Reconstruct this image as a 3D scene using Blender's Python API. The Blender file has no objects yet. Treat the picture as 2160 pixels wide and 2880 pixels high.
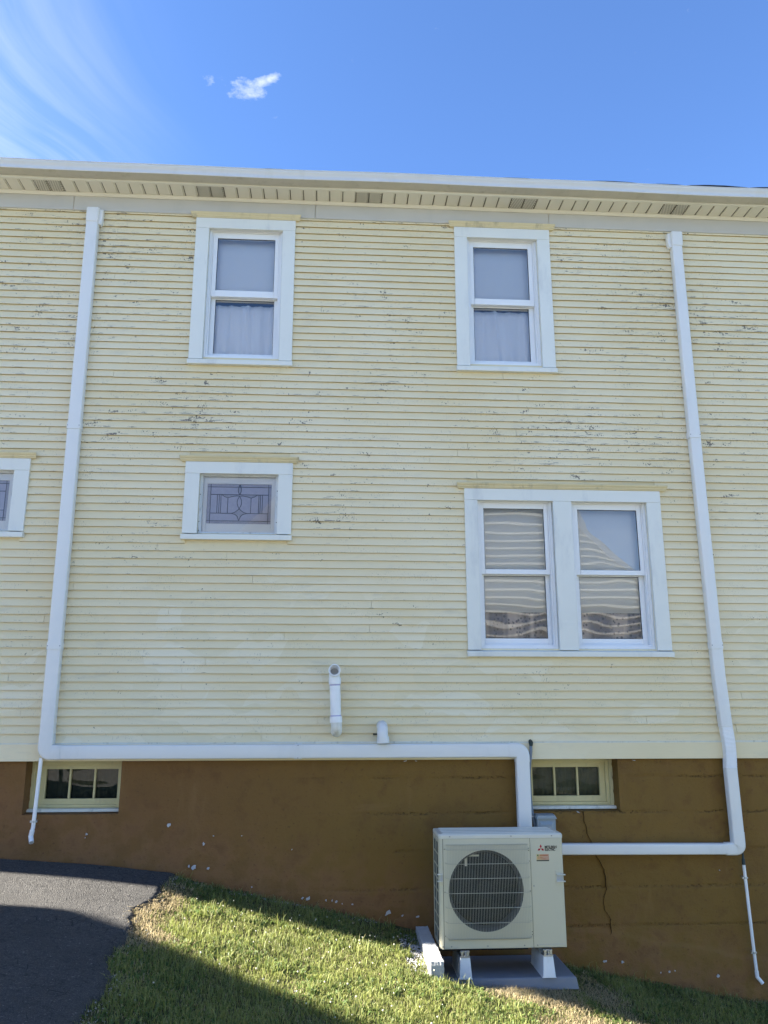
import bpy, bmesh, math, random
import numpy as np
from mathutils import Vector, Matrix
random.seed(7)
RNG = np.random.default_rng(11)
rad = math.radians
scene = bpy.context.scene
col = scene.collection

# ------------------------------------------------------------------ camera
cam_data = bpy.data.cameras.new('camera')
cam = bpy.data.objects.new('camera', cam_data)
col.objects.link(cam)
cam.location = (0.0, -7.1, 2.05)
cam.rotation_euler = (rad(90) + 0.2364, 0.0004, -0.0632)
cam_data.sensor_fit = 'HORIZONTAL'
cam_data.sensor_width = 36.0
cam_data.lens = 36.0 * 2278 / 2160
cam_data.clip_start = 0.05
cam_data.clip_end = 2000
scene.camera = cam

# ------------------------------------------------------------------ light
TAN_E, TAN_A = 0.54, 0.0465            # sun height; how far it stands behind the wall plane
travel = Vector((1.0, -TAN_A, -TAN_E * math.sqrt(1 + TAN_A ** 2))).normalized()
to_sun = -travel
SUN_EL = math.asin(to_sun.z)
SUN_ROT = math.atan2(to_sun.x, to_sun.y)
sun_data = bpy.data.lights.new('sun', 'SUN')
sun_data.energy = 5.0
sun_data.angle = rad(0.53)
sun_data.color = (1.0, 0.94, 0.84)
sun = bpy.data.objects.new('sun', sun_data)
col.objects.link(sun)
sun.rotation_euler = travel.to_track_quat('-Z', 'Y').to_euler()
sun.location = (-20, 0, 20)

world = bpy.data.worlds.new('World')
scene.world = world
world.use_nodes = True
wt = world.node_tree
wt.nodes.clear()
def wn(t, **k):
    n = wt.nodes.new(t)
    for a, b in k.items():
        setattr(n, a, b)
    return n
def wl(a, b):
    wt.links.new(a, b)
def wmath(op, a, b=None, c=None, clamp=False):
    n = wn('ShaderNodeMath', operation=op, use_clamp=clamp)
    for i, s in enumerate((a, b, c)):
        if s is None:
            continue
        if isinstance(s, (int, float)):
            n.inputs[i].default_value = s
        else:
            wl(s, n.inputs[i])
    return n.outputs[0]
sky = wn('ShaderNodeTexSky', sky_type='NISHITA', sun_disc=False)
sky.sun_elevation = SUN_EL
sky.sun_rotation = SUN_ROT
sky.altitude = 600
sky.air_density = 0.8
sky.dust_density = 0.25
sky.ozone_density = 2.2
tc = wn('ShaderNodeTexCoord')
sep = wn('ShaderNodeSeparateXYZ')
wl(tc.outputs['Generated'], sep.inputs[0])
zz = wmath('MAXIMUM', sep.outputs[2], 0.06)
px = wmath('DIVIDE', sep.outputs[0], zz)      # a flat cloud layer overhead
py = wmath('DIVIDE', sep.outputs[1], zz)
comb = wn('ShaderNodeCombineXYZ')
wl(px, comb.inputs[0]); wl(py, comb.inputs[1])
# high cirrus streaks
mp = wn('ShaderNodeMapping')
mp.inputs['Rotation'].default_value = (0, 0, rad(-72))
wl(comb.outputs[0], mp.inputs[0])
warp = wn('ShaderNodeTexNoise'); warp.inputs['Scale'].default_value = 1.3
wl(mp.outputs[0], warp.inputs['Vector'])
wadd = wn('ShaderNodeMix', data_type='RGBA', blend_type='ADD'); wadd.inputs[0].default_value = 0.35
wl(mp.outputs[0], wadd.inputs[6]); wl(warp.outputs['Color'], wadd.inputs[7])
mp2 = wn('ShaderNodeMapping'); mp2.inputs['Scale'].default_value = (2.2, 17.0, 1.0)
wl(wadd.outputs[2], mp2.inputs[0])
streak = wn('ShaderNodeTexNoise')
streak.inputs['Scale'].default_value = 1.0
streak.inputs['Detail'].default_value = 6
streak.inputs['Roughness'].default_value = 0.55
wl(mp2.outputs[0], streak.inputs['Vector'])
soft = wn('ShaderNodeTexNoise'); soft.inputs['Scale'].default_value = 2.6; soft.inputs['Detail'].default_value = 3
wl(comb.outputs[0], soft.inputs['Vector'])
left = wn('ShaderNodeMapRange', interpolation_type='SMOOTHSTEP')
left.inputs[1].default_value = -0.22; left.inputs[2].default_value = -0.62
wl(px, left.inputs[0])
st = wn('ShaderNodeMapRange'); st.inputs[1].default_value = 0.40; st.inputs[2].default_value = 0.78
wl(streak.outputs[0], st.inputs[0])
cirrus = wmath('MULTIPLY', wmath('ADD', wmath('MULTIPLY', st.outputs[0], 0.85), wmath('MULTIPLY', soft.outputs[0], 0.40)), left.outputs[0], clamp=True)
# one small puff of cloud
def gauss(cx, cy, sx, sy, ang):
    dx = wmath('SUBTRACT', px, cx); dy = wmath('SUBTRACT', py, cy)
    c, s = math.cos(ang), math.sin(ang)
    u = wmath('DIVIDE', wmath('ADD', wmath('MULTIPLY', dx, c), wmath('MULTIPLY', dy, s)), sx)
    v = wmath('DIVIDE', wmath('SUBTRACT', wmath('MULTIPLY', dy, c), wmath('MULTIPLY', dx, s)), sy)
    r2 = wmath('ADD', wmath('MULTIPLY', u, u), wmath('MULTIPLY', v, v))
    return wmath('POWER', 2.718, wmath('MULTIPLY', r2, -1.0))
puff = wn('ShaderNodeTexNoise')
puff.inputs['Scale'].default_value = 20; puff.inputs['Detail'].default_value = 7; puff.inputs['Roughness'].default_value = 0.64
wl(comb.outputs[0], puff.inputs['Vector'])
body = wmath('MAXIMUM', gauss(-0.160, 1.165, 0.042, 0.032, rad(-25)), wmath('MULTIPLY', gauss(-0.120, 1.135, 0.050, 0.016, rad(-32)), 0.85))
body = wmath('MAXIMUM', body, wmath('MULTIPLY', gauss(-0.215, 1.158, 0.012, 0.025, 0.0), 0.62))
pf = wmath('MULTIPLY', wmath('SUBTRACT', wmath('ADD', wmath('MULTIPLY', body, 0.70), wmath('MULTIPLY', puff.outputs[0], 2.0)), 1.36), 1.5, clamp=True)
cloud = wmath('MAXIMUM', wmath('MULTIPLY', cirrus, 0.33), wmath('MULTIPLY', pf, 0.8))
mixc = wn('ShaderNodeMix', data_type='RGBA')
CLOUD_NODE = mixc
mixc.inputs[7].default_value = (3.6, 3.8, 4.1, 1)
tint = wn('ShaderNodeMix', data_type='RGBA', blend_type='MULTIPLY'); tint.inputs[0].default_value = 1.0
tint.inputs[7].default_value = (0.72, 0.90, 1.14, 1)
wl(sky.outputs[0], tint.inputs[6])
wl(cloud, mixc.inputs[0]); wl(tint.outputs[2], mixc.inputs[6])
bg = wn('ShaderNodeBackground'); bg.inputs['Strength'].default_value = 0.05
wl(mixc.outputs[2], bg.inputs['Color'])
wo = wn('ShaderNodeOutputWorld'); wl(bg.outputs[0], wo.inputs['Surface'])

scene.view_settings.view_transform = 'Standard'
scene.view_settings.look = 'None'
scene.view_settings.gamma = 1.0
scene.view_settings.exposure = 2.9

# ------------------------------------------------------------------ materials
class NT:
    def __init__(s, name, rough=0.6, spec=0.4):
        s.m = bpy.data.materials.new(name); s.m.use_nodes = True
        s.t = s.m.node_tree; s.t.nodes.clear()
        s.out = s.n('ShaderNodeOutputMaterial'); s.p = s.n('ShaderNodeBsdfPrincipled')
        s.l(s.p.outputs[0], s.out.inputs['Surface'])
        s.p.inputs['Roughness'].default_value = rough
        s.p.inputs['Specular IOR Level'].default_value = spec
        s._tc = None
    def n(s, t, **k):
        n = s.t.nodes.new(t)
        for a, b in k.items(): setattr(n, a, b)
        return n
    def l(s, a, b): s.t.links.new(a, b)
    def put(s, sock, v):
        if isinstance(v, bpy.types.NodeSocket): s.l(v, sock)
        elif isinstance(v, (tuple, list)): sock.default_value = tuple(v) + ((1,) if len(v) == 3 and sock.type == 'RGBA' else ())
        else: sock.default_value = v
    @property
    def pos(s):
        if s._tc is None: s._tc = s.n('ShaderNodeTexCoord')
        return s._tc.outputs['Object']
    def geo_pos(s): return s.n('ShaderNodeNewGeometry').outputs['Position']
    def map(s, v, scale=(1, 1, 1), loc=(0, 0, 0), rot=(0, 0, 0)):
        m = s.n('ShaderNodeMapping'); s.l(v, m.inputs[0])
        m.inputs['Scale'].default_value = scale; m.inputs['Location'].default_value = loc; m.inputs['Rotation'].default_value = rot
        return m.outputs[0]
    def noise(s, v, scale=1, detail=3, rough=0.5, dist=0.0):
        n = s.n('ShaderNodeTexNoise'); s.l(v, n.inputs['Vector'])
        n.inputs['Scale'].default_value = scale; n.inputs['Detail'].default_value = detail
        n.inputs['Roughness'].default_value = rough; n.inputs['Distortion'].default_value = dist
        return n.outputs[0]
    def voro(s, v, scale=1, feature='F1', out='Distance'):
        n = s.n('ShaderNodeTexVoronoi', feature=feature); s.l(v, n.inputs['Vector']); n.inputs['Scale'].default_value = scale
        return n.outputs[out]
    def ramp(s, v, a, b, c=0.0, d=1.0, smooth=True):
        n = s.n('ShaderNodeMapRange', interpolation_type='SMOOTHSTEP' if smooth else 'LINEAR')
        s.put(n.inputs[0], v)
        for i, q in enumerate((a, b, c, d)): s.put(n.inputs[i + 1], q)
        return n.outputs[0]
    def math(s, op, a, b=None, clamp=False):
        n = s.n('ShaderNodeMath', operation=op, use_clamp=clamp)
        s.put(n.inputs[0], a)
        if b is not None: s.put(n.inputs[1], b)
        return n.outputs[0]
    def mix(s, f, a, b, blend='MIX'):
        n = s.n('ShaderNodeMix', data_type='RGBA', blend_type=blend)
        s.put(n.inputs[0], f); s.put(n.inputs[6], a); s.put(n.inputs[7], b)
        return n.outputs[2]
    def xyz(s, v):
        n = s.n('ShaderNodeSeparateXYZ'); s.l(v, n.inputs[0]); return n.outputs
    def bump(s, h, strength=0.3, dist=0.01):
        n = s.n('ShaderNodeBump'); s.put(n.inputs['Height'], h)
        n.inputs['Strength'].default_value = strength; n.inputs['Distance'].default_value = dist
        s.l(n.outputs[0], s.p.inputs['Normal'])
    def col(s, c): s.put(s.p.inputs['Base Color'], c)

def simple(name, c, rough=0.5, spec=0.4, var=0.08, metal=0.0, vscale=6.0, bump=0.0, dirt=None):
    m = NT(name, rough, spec)
    n = m.noise(m.pos, vscale, 4, 0.6)
    lo = tuple(x * (1 - var) for x in c); hi = tuple(min(1, x * (1 + var)) for x in c)
    cc = m.mix(n, lo, hi)
    if dirt:
        d = m.ramp(m.noise(m.map(m.pos, (1, 1, 0.35)), vscale * 1.7, 6, 0.65), 0.52, 0.75)
        cc = m.mix(m.math('MULTIPLY', d, dirt[1]), cc, dirt[0])
    m.col(cc)
    m.p.inputs['Metallic'].default_value = metal
    if bump: m.bump(m.noise(m.pos, vscale * 12, 4, 0.6), bump, 0.004)
    return m.m

# old cream house paint on clapboards: fading, flakes down to grey wood, touch-up patches low down
def siding_material(name, peel=True, skirt=False):
    m = NT(name, 0.62, 0.25)
    p = m.geo_pos(); x, y, z = m.xyz(p)
    oi = m.n('ShaderNodeObjectInfo')
    big = m.noise(m.map(p, (0.55, 1, 0.8)), 1, 2, 0.55)
    c = m.mix(m.ramp(big, 0.32, 0.7), (0.725, 0.612, 0.375), (0.77, 0.675, 0.46))
    c = m.mix(m.math('MULTIPLY', oi.outputs['Random'], 0.30), c, (0.72, 0.64, 0.43))
    grain = m.noise(m.map(p, (7, 7, 160)), 1, 2, 0.6)
    c = m.mix(m.ramp(grain, 0.55, 0.8, 0, 0.16), c, (0.46, 0.42, 0.32))
    # touch-up patches: slightly different batches of paint, low on the wall
    warp = m.n('ShaderNodeVectorMath', operation='ADD'); m.l(p, warp.inputs[0])
    wv = m.n('ShaderNodeTexNoise'); m.l(m.map(p, (3, 3, 3)), wv.inputs['Vector']); wv.inputs['Scale'].default_value = 1
    sc = m.n('ShaderNodeVectorMath', operation='SCALE'); m.l(wv.outputs['Color'], sc.inputs[0]); sc.inputs['Scale'].default_value = 0.35
    m.l(sc.outputs[0], warp.inputs[1])
    vor = m.n('ShaderNodeTexVoronoi'); m.l(m.map(warp.outputs[0], (2.4, 0.01, 6.5)), vor.inputs['Vector']); vor.inputs['Scale'].default_value = 1.0
    vr = m.xyz(vor.outputs['Color'])[0]
    low = m.ramp(m.math('ADD', z, m.math('MULTIPLY', m.noise(p, 0.9, 3, 0.5), 1.2)), 4.0, 3.25)
    if not peel: low = 0.25
    patch = m.math('MULTIPLY', low, m.ramp(vr, 0.35, 0.75))
    c = m.mix(m.math('MULTIPLY', patch, 0.34), c, (0.66, 0.58, 0.36))
    patch2 = m.math('MULTIPLY', low, m.ramp(vr, 0.25, 0.08))
    c = m.mix(m.math('MULTIPLY', patch2, 0.22), c, (0.80, 0.77, 0.62))
    # grime streaks
    g = m.ramp(m.noise(m.map(p, (2.2, 2.2, 7.5)), 1, 4, 0.68), 0.54, 0.80, 0, 0.42)
    c = m.mix(g, c, (0.47, 0.43, 0.33))
    hgt = m.math('MULTIPLY', grain, 0.35)
    if peel:
        row = m.math('FRACT', m.math('DIVIDE', m.math('SUBTRACT', z, 1.765), 0.0703))
        regn = m.math('ADD', m.math('MULTIPLY', m.noise(m.map(p, (0.9, 1, 1.6), (3.7, 0, 1.3)), 1, 2, 0.5), 0.75), 0.135)
        hi_z = m.ramp(z, 2.9, 4.0)
        side = m.math('ADD', m.ramp(x, -1.2, -2.3, 0, 0.06), m.ramp(x, 1.9, 2.9, 0, 0.04))
        upz = m.math('MULTIPLY', side, m.ramp(z, 4.2, 5.3))
        reg = m.math('ADD', m.math('ADD', regn, upz), m.math('MULTIPLY', m.math('SUBTRACT', hi_z, 1.0), 0.12))
        # short horizontal flakes
        f1 = m.noise(m.map(p, (9, 9, 118)), 1, 4, 0.66, 0.15)
        t1 = m.math('ADD', f1, m.math('MULTIPLY', m.math('SUBTRACT', reg, 0.5), 0.50))
        t1 = m.math('ADD', t1, m.ramp(row, 0.60, 0.04, -0.03, 0.048))
        k1 = m.ramp(t1, 0.673, 0.690)
        # blocky flakes with upright breaks
        f2 = m.noise(m.map(p, (70, 70, 46), (5, 0, 2)), 1, 3, 0.6)
        f2b = m.noise(m.map(p, (5.2, 5.2, 14), (1, 0, 8)), 1, 2, 0.5)
        t2 = m.math('ADD', m.math('MULTIPLY', f2, 0.55), m.math('ADD', m.math('MULTIPLY', f2b, 0.62), m.math('MULTIPLY', m.math('SUBTRACT', reg, 0.5), 0.32)))
        k2 = m.math('MULTIPLY', m.ramp(t2, 0.732, 0.746), m.ramp(m.noise(m.map(p, (11, 11, 34), (6, 0, 1)), 1, 2), 0.44, 0.50))
        # upright hairline cracks
        f3 = m.noise(m.map(p, (190, 190, 9), (2, 0, 4)), 1, 2, 0.5)
        f3m = m.noise(m.map(p, (2.6, 2.6, 9), (9, 0, 3)), 1, 3, 0.5)
        k3 = m.math('MULTIPLY', m.ramp(f3, 0.63, 0.68), m.ramp(f3m, 0.52, 0.60))
        # lengthwise checks
        f4 = m.noise(m.map(p, (3.2, 3.2, 210), (2, 0, 4)), 1, 2, 0.5)
        k4 = m.math('MULTIPLY', m.ramp(f4, 0.70, 0.73), m.ramp(regn, 0.42, 0.6))
        k = m.math('MAXIMUM', k1, k2)
        wood = m.mix(m.noise(m.map(p, (20, 20, 240)), 1, 4, 0.6), (0.11, 0.095, 0.075), (0.27, 0.235, 0.19))
        c = m.mix(m.math('MULTIPLY', k3, 0.55), c, (0.28, 0.25, 0.19))
        c = m.mix(m.math('MULTIPLY', k4, 0.55), c, (0.26, 0.23, 0.17))
        rim = m.math('SUBTRACT', m.ramp(t1, 0.64, 0.668), k1, clamp=True)
        c = m.mix(m.math('MULTIPLY', rim, 0.4), c, (0.84, 0.80, 0.66))
        c = m.mix(k, c, wood)
        hgt = m.math('SUBTRACT', hgt, m.math('MULTIPLY', m.math('ADD', k, m.math('MULTIPLY', k3, 0.5)), 1.2))
    m.col(c)
    m.bump(hgt, 0.55, 0.0022)
    return m.m

M = {}
M['siding'] = siding_material('faded_cream_paint')
M['skirt'] = siding_material('cream_skirt_paint', peel=False)
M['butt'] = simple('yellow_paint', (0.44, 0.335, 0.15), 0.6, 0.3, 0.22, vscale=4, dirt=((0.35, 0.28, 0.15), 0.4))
M['crown'] = simple('crown_yellow_paint', (0.62, 0.525, 0.31), 0.6, 0.3, 0.14, vscale=5, dirt=((0.30, 0.26, 0.18), 0.75))
M['trim'] = simple('white_casing_paint', (0.70, 0.70, 0.63), 0.5, 0.35, 0.04, vscale=2.5, dirt=((0.50, 0.51, 0.49), 0.6), bump=0.1)
M['vinyl'] = simple('white_vinyl', (0.76, 0.765, 0.75), 0.32, 0.5, 0.02, vscale=2, dirt=((0.66, 0.67, 0.67), 0.45))
M['grime_vinyl'] = simple('weathered_window_channel', (0.62, 0.64, 0.63), 0.5, 0.4, 0.14, vscale=9, dirt=((0.24, 0.24, 0.21), 0.8))
M['gasket'] = simple('black_gasket', (0.03, 0.03, 0.032), 0.6, 0.3, 0.2)
M['cover'] = simple('white_duct_plastic', (0.70, 0.69, 0.645), 0.36, 0.5, 0.02, vscale=1.5, dirt=((0.55, 0.55, 0.52), 0.45))
M['pvc'] = simple('white_pvc', (0.80, 0.80, 0.78), 0.34, 0.5, 0.03, vscale=4, dirt=((0.58, 0.56, 0.48), 0.35))
M['pvc_dirty'] = simple('stained_pvc', (0.72, 0.71, 0.64), 0.4, 0.45, 0.08, vscale=7, dirt=((0.40, 0.37, 0.27), 0.6))
M['primer'] = simple('purple_primer', (0.42, 0.40, 0.56), 0.5, 0.4, 0.2, vscale=20)
M['alu'] = simple('white_aluminium_wrap', (0.50, 0.475, 0.42), 0.42, 0.5, 0.05, vscale=1.8, dirt=((0.42, 0.41, 0.36), 0.5))
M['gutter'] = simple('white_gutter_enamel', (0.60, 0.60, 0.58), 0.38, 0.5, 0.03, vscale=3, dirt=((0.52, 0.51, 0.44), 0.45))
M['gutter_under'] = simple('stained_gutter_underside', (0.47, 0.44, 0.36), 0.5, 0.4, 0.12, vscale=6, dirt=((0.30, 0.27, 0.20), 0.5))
M['soffit'] = simple('cream_soffit_vinyl', (0.70, 0.665, 0.55), 0.45, 0.4, 0.03, vscale=3, dirt=((0.66, 0.63, 0.52), 0.35))
M['dark_gap'] = simple('dark_gap', (0.12, 0.11, 0.085), 0.9, 0.1, 0.2)
M['shingle'] = simple('charcoal_asphalt_shingle', (0.055, 0.055, 0.06), 0.9, 0.2, 0.35, vscale=60)
M['metal'] = simple('galvanised_steel', (0.50, 0.51, 0.52), 0.35, 0.5, 0.15, metal=0.8, vscale=25)
M['screw'] = simple('screw_steel', (0.30, 0.30, 0.29), 0.4, 0.5, 0.15, metal=0.7, vscale=25)
M['ac'] = simple('beige_enamel', (0.55, 0.51, 0.37), 0.36, 0.5, 0.02, vscale=1.4)
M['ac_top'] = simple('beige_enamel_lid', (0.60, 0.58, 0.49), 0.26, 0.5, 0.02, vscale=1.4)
M['wire'] = simple('beige_wire', (0.42, 0.40, 0.31), 0.38, 0.5, 0.02)
M['ac_dark'] = simple('fan_cavity_black', (0.016, 0.016, 0.016), 0.8, 0.1, 0.2)
M['ac_ring'] = simple('bell_mouth_plastic', (0.07, 0.068, 0.06), 0.4, 0.5, 0.03)
M['pipe_bore'] = simple('shaded_pipe_bore', (0.42, 0.42, 0.41), 0.6, 0.3, 0.05)
M['coil'] = simple('coil_fin_teal', (0.03, 0.055, 0.06), 0.4, 0.5, 0.3, vscale=30)
M['foot'] = simple('white_mount_plastic', (0.78, 0.80, 0.80), 0.4, 0.45, 0.03, dirt=((0.55, 0.53, 0.46), 0.4))
M['pad'] = simple('grey_plastic_pad', (0.20, 0.21, 0.23), 0.62, 0.35, 0.08, vscale=5, dirt=((0.30, 0.28, 0.24), 0.4), bump=0.15)
M['block'] = simple('grey_concrete_block', (0.40, 0.40, 0.39), 0.9, 0.2, 0.22, vscale=24, dirt=((0.22, 0.22, 0.21), 0.55), bump=0.7)
M['red'] = simple('logo_red', (0.42, 0.012, 0.035), 0.45, 0.4, 0.02)
M['black_print'] = simple('black_print', (0.02, 0.02, 0.022), 0.5, 0.4, 0.05)
M['box_grey'] = simple('grey_enclosure_plastic', (0.25, 0.29, 0.31), 0.42, 0.45, 0.05)
M['conduit'] = simple('grey_conduit', (0.16, 0.19, 0.22), 0.5, 0.4, 0.1)
M['black_tape'] = simple('dark_green_black_tape', (0.016, 0.028, 0.024), 0.5, 0.4, 0.2)
M['lead'] = simple('lead_came', (0.10, 0.095, 0.11), 0.5, 0.5, 0.15, metal=0.3)
M['fabric'] = simple('white_sheer_fabric', (0.88, 0.88, 0.88), 0.9, 0.1, 0.03)
M['blind'] = simple('white_roller_blind', (0.86, 0.87, 0.87), 0.85, 0.1, 0.04, vscale=1.2)
M['blind_grey'] = simple('pale_grey_roller_blind', (0.82, 0.83, 0.80), 0.8, 0.15, 0.05, vscale=1.2)
M['dark_fabric'] = simple('dark_green_curtain_fabric', (0.045, 0.05, 0.038), 0.9, 0.1, 0.3, vscale=30)
M['olive_fabric'] = simple('olive_net_curtain_fabric', (0.12, 0.115, 0.075), 0.9, 0.1, 0.25, vscale=30)
M['base_frame'] = simple('basement_cream_paint', (0.60, 0.52, 0.27), 0.6, 0.3, 0.1, vscale=6, dirt=((0.36, 0.32, 0.21), 0.6), bump=0.2)
M['base_sill'] = simple('worn_sill_paint', (0.62, 0.60, 0.50), 0.7, 0.3, 0.15, vscale=12, dirt=((0.30, 0.27, 0.20), 0.7), bump=0.3)
M['plaster_chip'] = simple('bare_white_plaster', (0.46, 0.45, 0.44), 0.9, 0.1, 0.12, vscale=40)
M['crack'] = simple('crack_dark', (0.035, 0.022, 0.012), 0.95, 0.1, 0.2)
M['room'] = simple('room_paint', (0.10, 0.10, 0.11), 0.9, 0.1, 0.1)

def curtain_print():
    m = NT('patterned_curtain_print', 0.9, 0.1)
    p = m.pos
    blot = m.ramp(m.voro(m.map(p, (30, 1, 26)), 1), 0.38, 0.22)
    fold = m.ramp(m.noise(m.map(p, (9, 1, 0.6)), 1, 2), 0.4, 0.6)
    c = m.mix(fold, (0.24, 0.22, 0.24), (0.62, 0.54, 0.50))
    m.col(m.mix(m.math('MULTIPLY', blot, 0.75), c, (0.07, 0.07, 0.10)))
    return m.m
M['print_fabric'] = curtain_print()

def glass_material(name, ior, wave, scale=(3, 1, 9), tint=(1, 1, 1), rough=0.0, dist=0.02, base=0.0):
    m = NT(name); m.t.nodes.remove(m.p)
    tr = m.n('ShaderNodeBsdfTransparent'); tr.inputs[0].default_value = tint + (1,)
    gl = m.n('ShaderNodeBsdfGlossy'); gl.inputs['Roughness'].default_value = rough
    fr = m.n('ShaderNodeFresnel'); fr.inputs['IOR'].default_value = ior
    if wave:
        b = m.n('ShaderNodeBump'); b.inputs['Strength'].default_value = wave; b.inputs['Distance'].default_value = dist
        m.l(m.noise(m.map(m.geo_pos(), scale), 1, 1.2, 0.4, 0.6), b.inputs['Height'])
        m.l(b.outputs[0], gl.inputs['Normal'])
    mx = m.n('ShaderNodeMixShader')
    m.l(m.math('ADD', fr.outputs[0], base, clamp=True), mx.inputs[0])
    m.l(tr.outputs[0], mx.inputs[1]); m.l(gl.outputs[0], mx.inputs[2]); m.l(mx.outputs[0], m.out.inputs['Surface'])
    return m.m
M['glass'] = glass_material('window_glass', 1.6, 0.0, base=0.11)
M['glass_wavy'] = glass_material('wavy_double_glazing', 1.7, 0.2, (1.3, 1, 1.2), dist=0.02, base=0.07)
M['glass_old'] = glass_material('old_rippled_glass', 1.38, 0.5, (2, 1, 6), (0.8, 0.85, 0.82), dist=0.012)
M['glass_storm'] = glass_material('storm_pane', 1.6, 0.1, (2, 1, 2), dist=0.01)

def leaded_glass():
    m = NT('mauve_leaded_glass', 0.12, 0.8)
    p = m.pos
    n = m.noise(m.map(p, (30, 1, 30)), 1, 3)
    m.col(m.mix(n, (0.36, 0.335, 0.39), (0.47, 0.43, 0.48)))
    m.bump(m.noise(p, 60, 2), 0.12, 0.004)
    return m.m
M['leaded'] = leaded_glass()
M['leaded_textured'] = simple('pebbled_leaded_glass', (0.33, 0.31, 0.35), 0.3, 0.7, 0.3, vscale=60)

def vent_material():
    m = NT('perforated_soffit', 0.5, 0.4)
    x, y, z = m.xyz(m.geo_pos())
    row = m.math('FLOOR', m.math('MULTIPLY', y, 62))
    off = m.math('MULTIPLY', m.math('MODULO', row, 2.0), 0.5)
    fx = m.math('SUBTRACT', m.math('FRACT', m.math('ADD', m.math('MULTIPLY', x, 62), off)), 0.5)
    fy = m.math('SUBTRACT', m.math('FRACT', m.math('MULTIPLY', y, 62)), 0.5)
    r = m.math('SQRT', m.math('ADD', m.math('MULTIPLY', fx, fx), m.math('MULTIPLY', fy, fy)))
    m.col(m.mix(m.ramp(r, 0.36, 0.30), (0.66, 0.63, 0.52), (0.05, 0.04, 0.03)))
    return m.m
M['vent'] = vent_material()

def foundation_material():
    m = NT('brown_foundation_paint', 0.75, 0.25)
    p = m.geo_pos(); x, y, z = m.xyz(p)
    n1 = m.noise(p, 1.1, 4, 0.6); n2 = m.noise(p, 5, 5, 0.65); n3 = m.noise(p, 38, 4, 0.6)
    edge = m.math('ADD', x, m.math('MULTIPLY', m.math('SUBTRACT', n1, 0.5), 1.6))
    edge = m.math('SUBTRACT', edge, m.ramp(z, 0.9, 0.2, 0, 1.5))
    k = m.ramp(edge, -1.2, 0.4)
    c = m.mix(k, (0.175, 0.088, 0.026), (0.180, 0.100, 0.022))
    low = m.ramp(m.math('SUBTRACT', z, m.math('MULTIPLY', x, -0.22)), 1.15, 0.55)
    c = m.mix(m.math('MULTIPLY', low, m.ramp(n2, 0.38, 0.62, 0.05, 0.75)), c, (0.245, 0.122, 0.052))  # lighter orange low on the wall: warm bounce light put into the colour
    c = m.mix(m.ramp(n2, 0.50, 0.70, 0, 0.5), c, (0.115, 0.052, 0.016))
    c = m.mix(m.ramp(m.noise(p, 2.3, 5, 0.7), 0.45, 0.75, 0, 0.4), c, (0.125, 0.062, 0.02))
    c = m.mix(m.ramp(m.noise(m.map(p, (5, 1, 1.3)), 1, 4, 0.65), 0.55, 0.8, 0, 0.4), c, (0.25, 0.14, 0.055))
    c = m.mix(m.ramp(n3, 0.60, 0.72, 0, 0.5), c, (0.07, 0.038, 0.016))
    st = m.noise(m.map(p, (1.2, 1, 7)), 1, 4, 0.6)
    c = m.mix(m.ramp(st, 0.6, 0.72, 0, 0.22), c, (0.24, 0.135, 0.055))
    # board-form lines: pitted lips of the pour
    ln = None
    for zl in (1.470, 1.185, 0.893, 0.600, 0.309):
        d = m.math('ABSOLUTE', m.math('SUBTRACT', m.math('ADD', z, m.math('MULTIPLY', m.math('SUBTRACT', m.noise(m.map(p, (9, 1, 1)), 1, 4, 0.6), 0.5), 0.025)), zl))
        q = m.ramp(d, 0.016, 0.002)
        ln = q if ln is None else m.math('MAXIMUM', ln, q)
    pit = m.math('MULTIPLY', m.math('MULTIPLY', ln, m.ramp(m.noise(p, 48, 3, 0.6), 0.48, 0.60)), m.math('MULTIPLY', m.ramp(x, -0.6, 0.9, 0.05, 1), m.ramp(m.noise(m.map(p, (2.2, 1, 5)), 1, 2), 0.38, 0.62, 0.05, 1)))
    c = m.mix(m.math('MULTIPLY', pit, 0.6), c, (0.05, 0.03, 0.013))
    m.col(c)
    h = m.math('ADD', m.math('MULTIPLY', n3, 0.5), m.math('MULTIPLY', m.noise(p, 120, 4, 0.6), 0.3))
    h = m.math('SUBTRACT', h, m.math('MULTIPLY', pit, 1.6))
    m.bump(h, 0.7, 0.011)
    return m.m
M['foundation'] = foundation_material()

def asphalt_material():
    m = NT('worn_asphalt', 0.95, 0.08)
    p = m.geo_pos()
    ag = m.voro(p, 130, 'F1'); n = m.noise(p, 2.2, 5, 0.6); f = m.noise(p, 70, 4, 0.7)
    c = m.mix(n, (0.080, 0.076, 0.071), (0.155, 0.148, 0.137))
    c = m.mix(m.ramp(f, 0.55, 0.75, 0, 0.7), c, (0.24, 0.23, 0.21))
    c = m.mix(m.ramp(m.noise(p, 28, 4, 0.7), 0.5, 0.68, 0, 0.55), c, (0.034, 0.034, 0.034))
    c = m.mix(m.ramp(m.noise(p, 45, 2, 0.6), 0.64, 0.72, 0, 0.7), c, (0.30, 0.29, 0.27))
    c = m.mix(m.ramp(ag, 0.25, 0.5, 0, 0.5), c, (0.03, 0.03, 0.031))
    ck = m.ramp(m.voro(m.map(p, (9, 9, 9)), 1, 'DISTANCE_TO_EDGE'), 0.03, 0.0)
    ck = m.math('MULTIPLY', ck, m.ramp(m.noise(p, 3, 3), 0.45, 0.6))
    c = m.mix(m.math('MULTIPLY', ck, 0.8), c, (0.02, 0.02, 0.02))
    m.col(c)
    m.bump(m.math('ADD', m.math('ADD', ag, m.math('MULTIPLY', f, 1.1)), m.math('MULTIPLY', m.noise(p, 24, 4, 0.7), 1.6)), 0.8, 0.012)
    return m.m
M['asphalt'] = asphalt_material()

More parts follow.
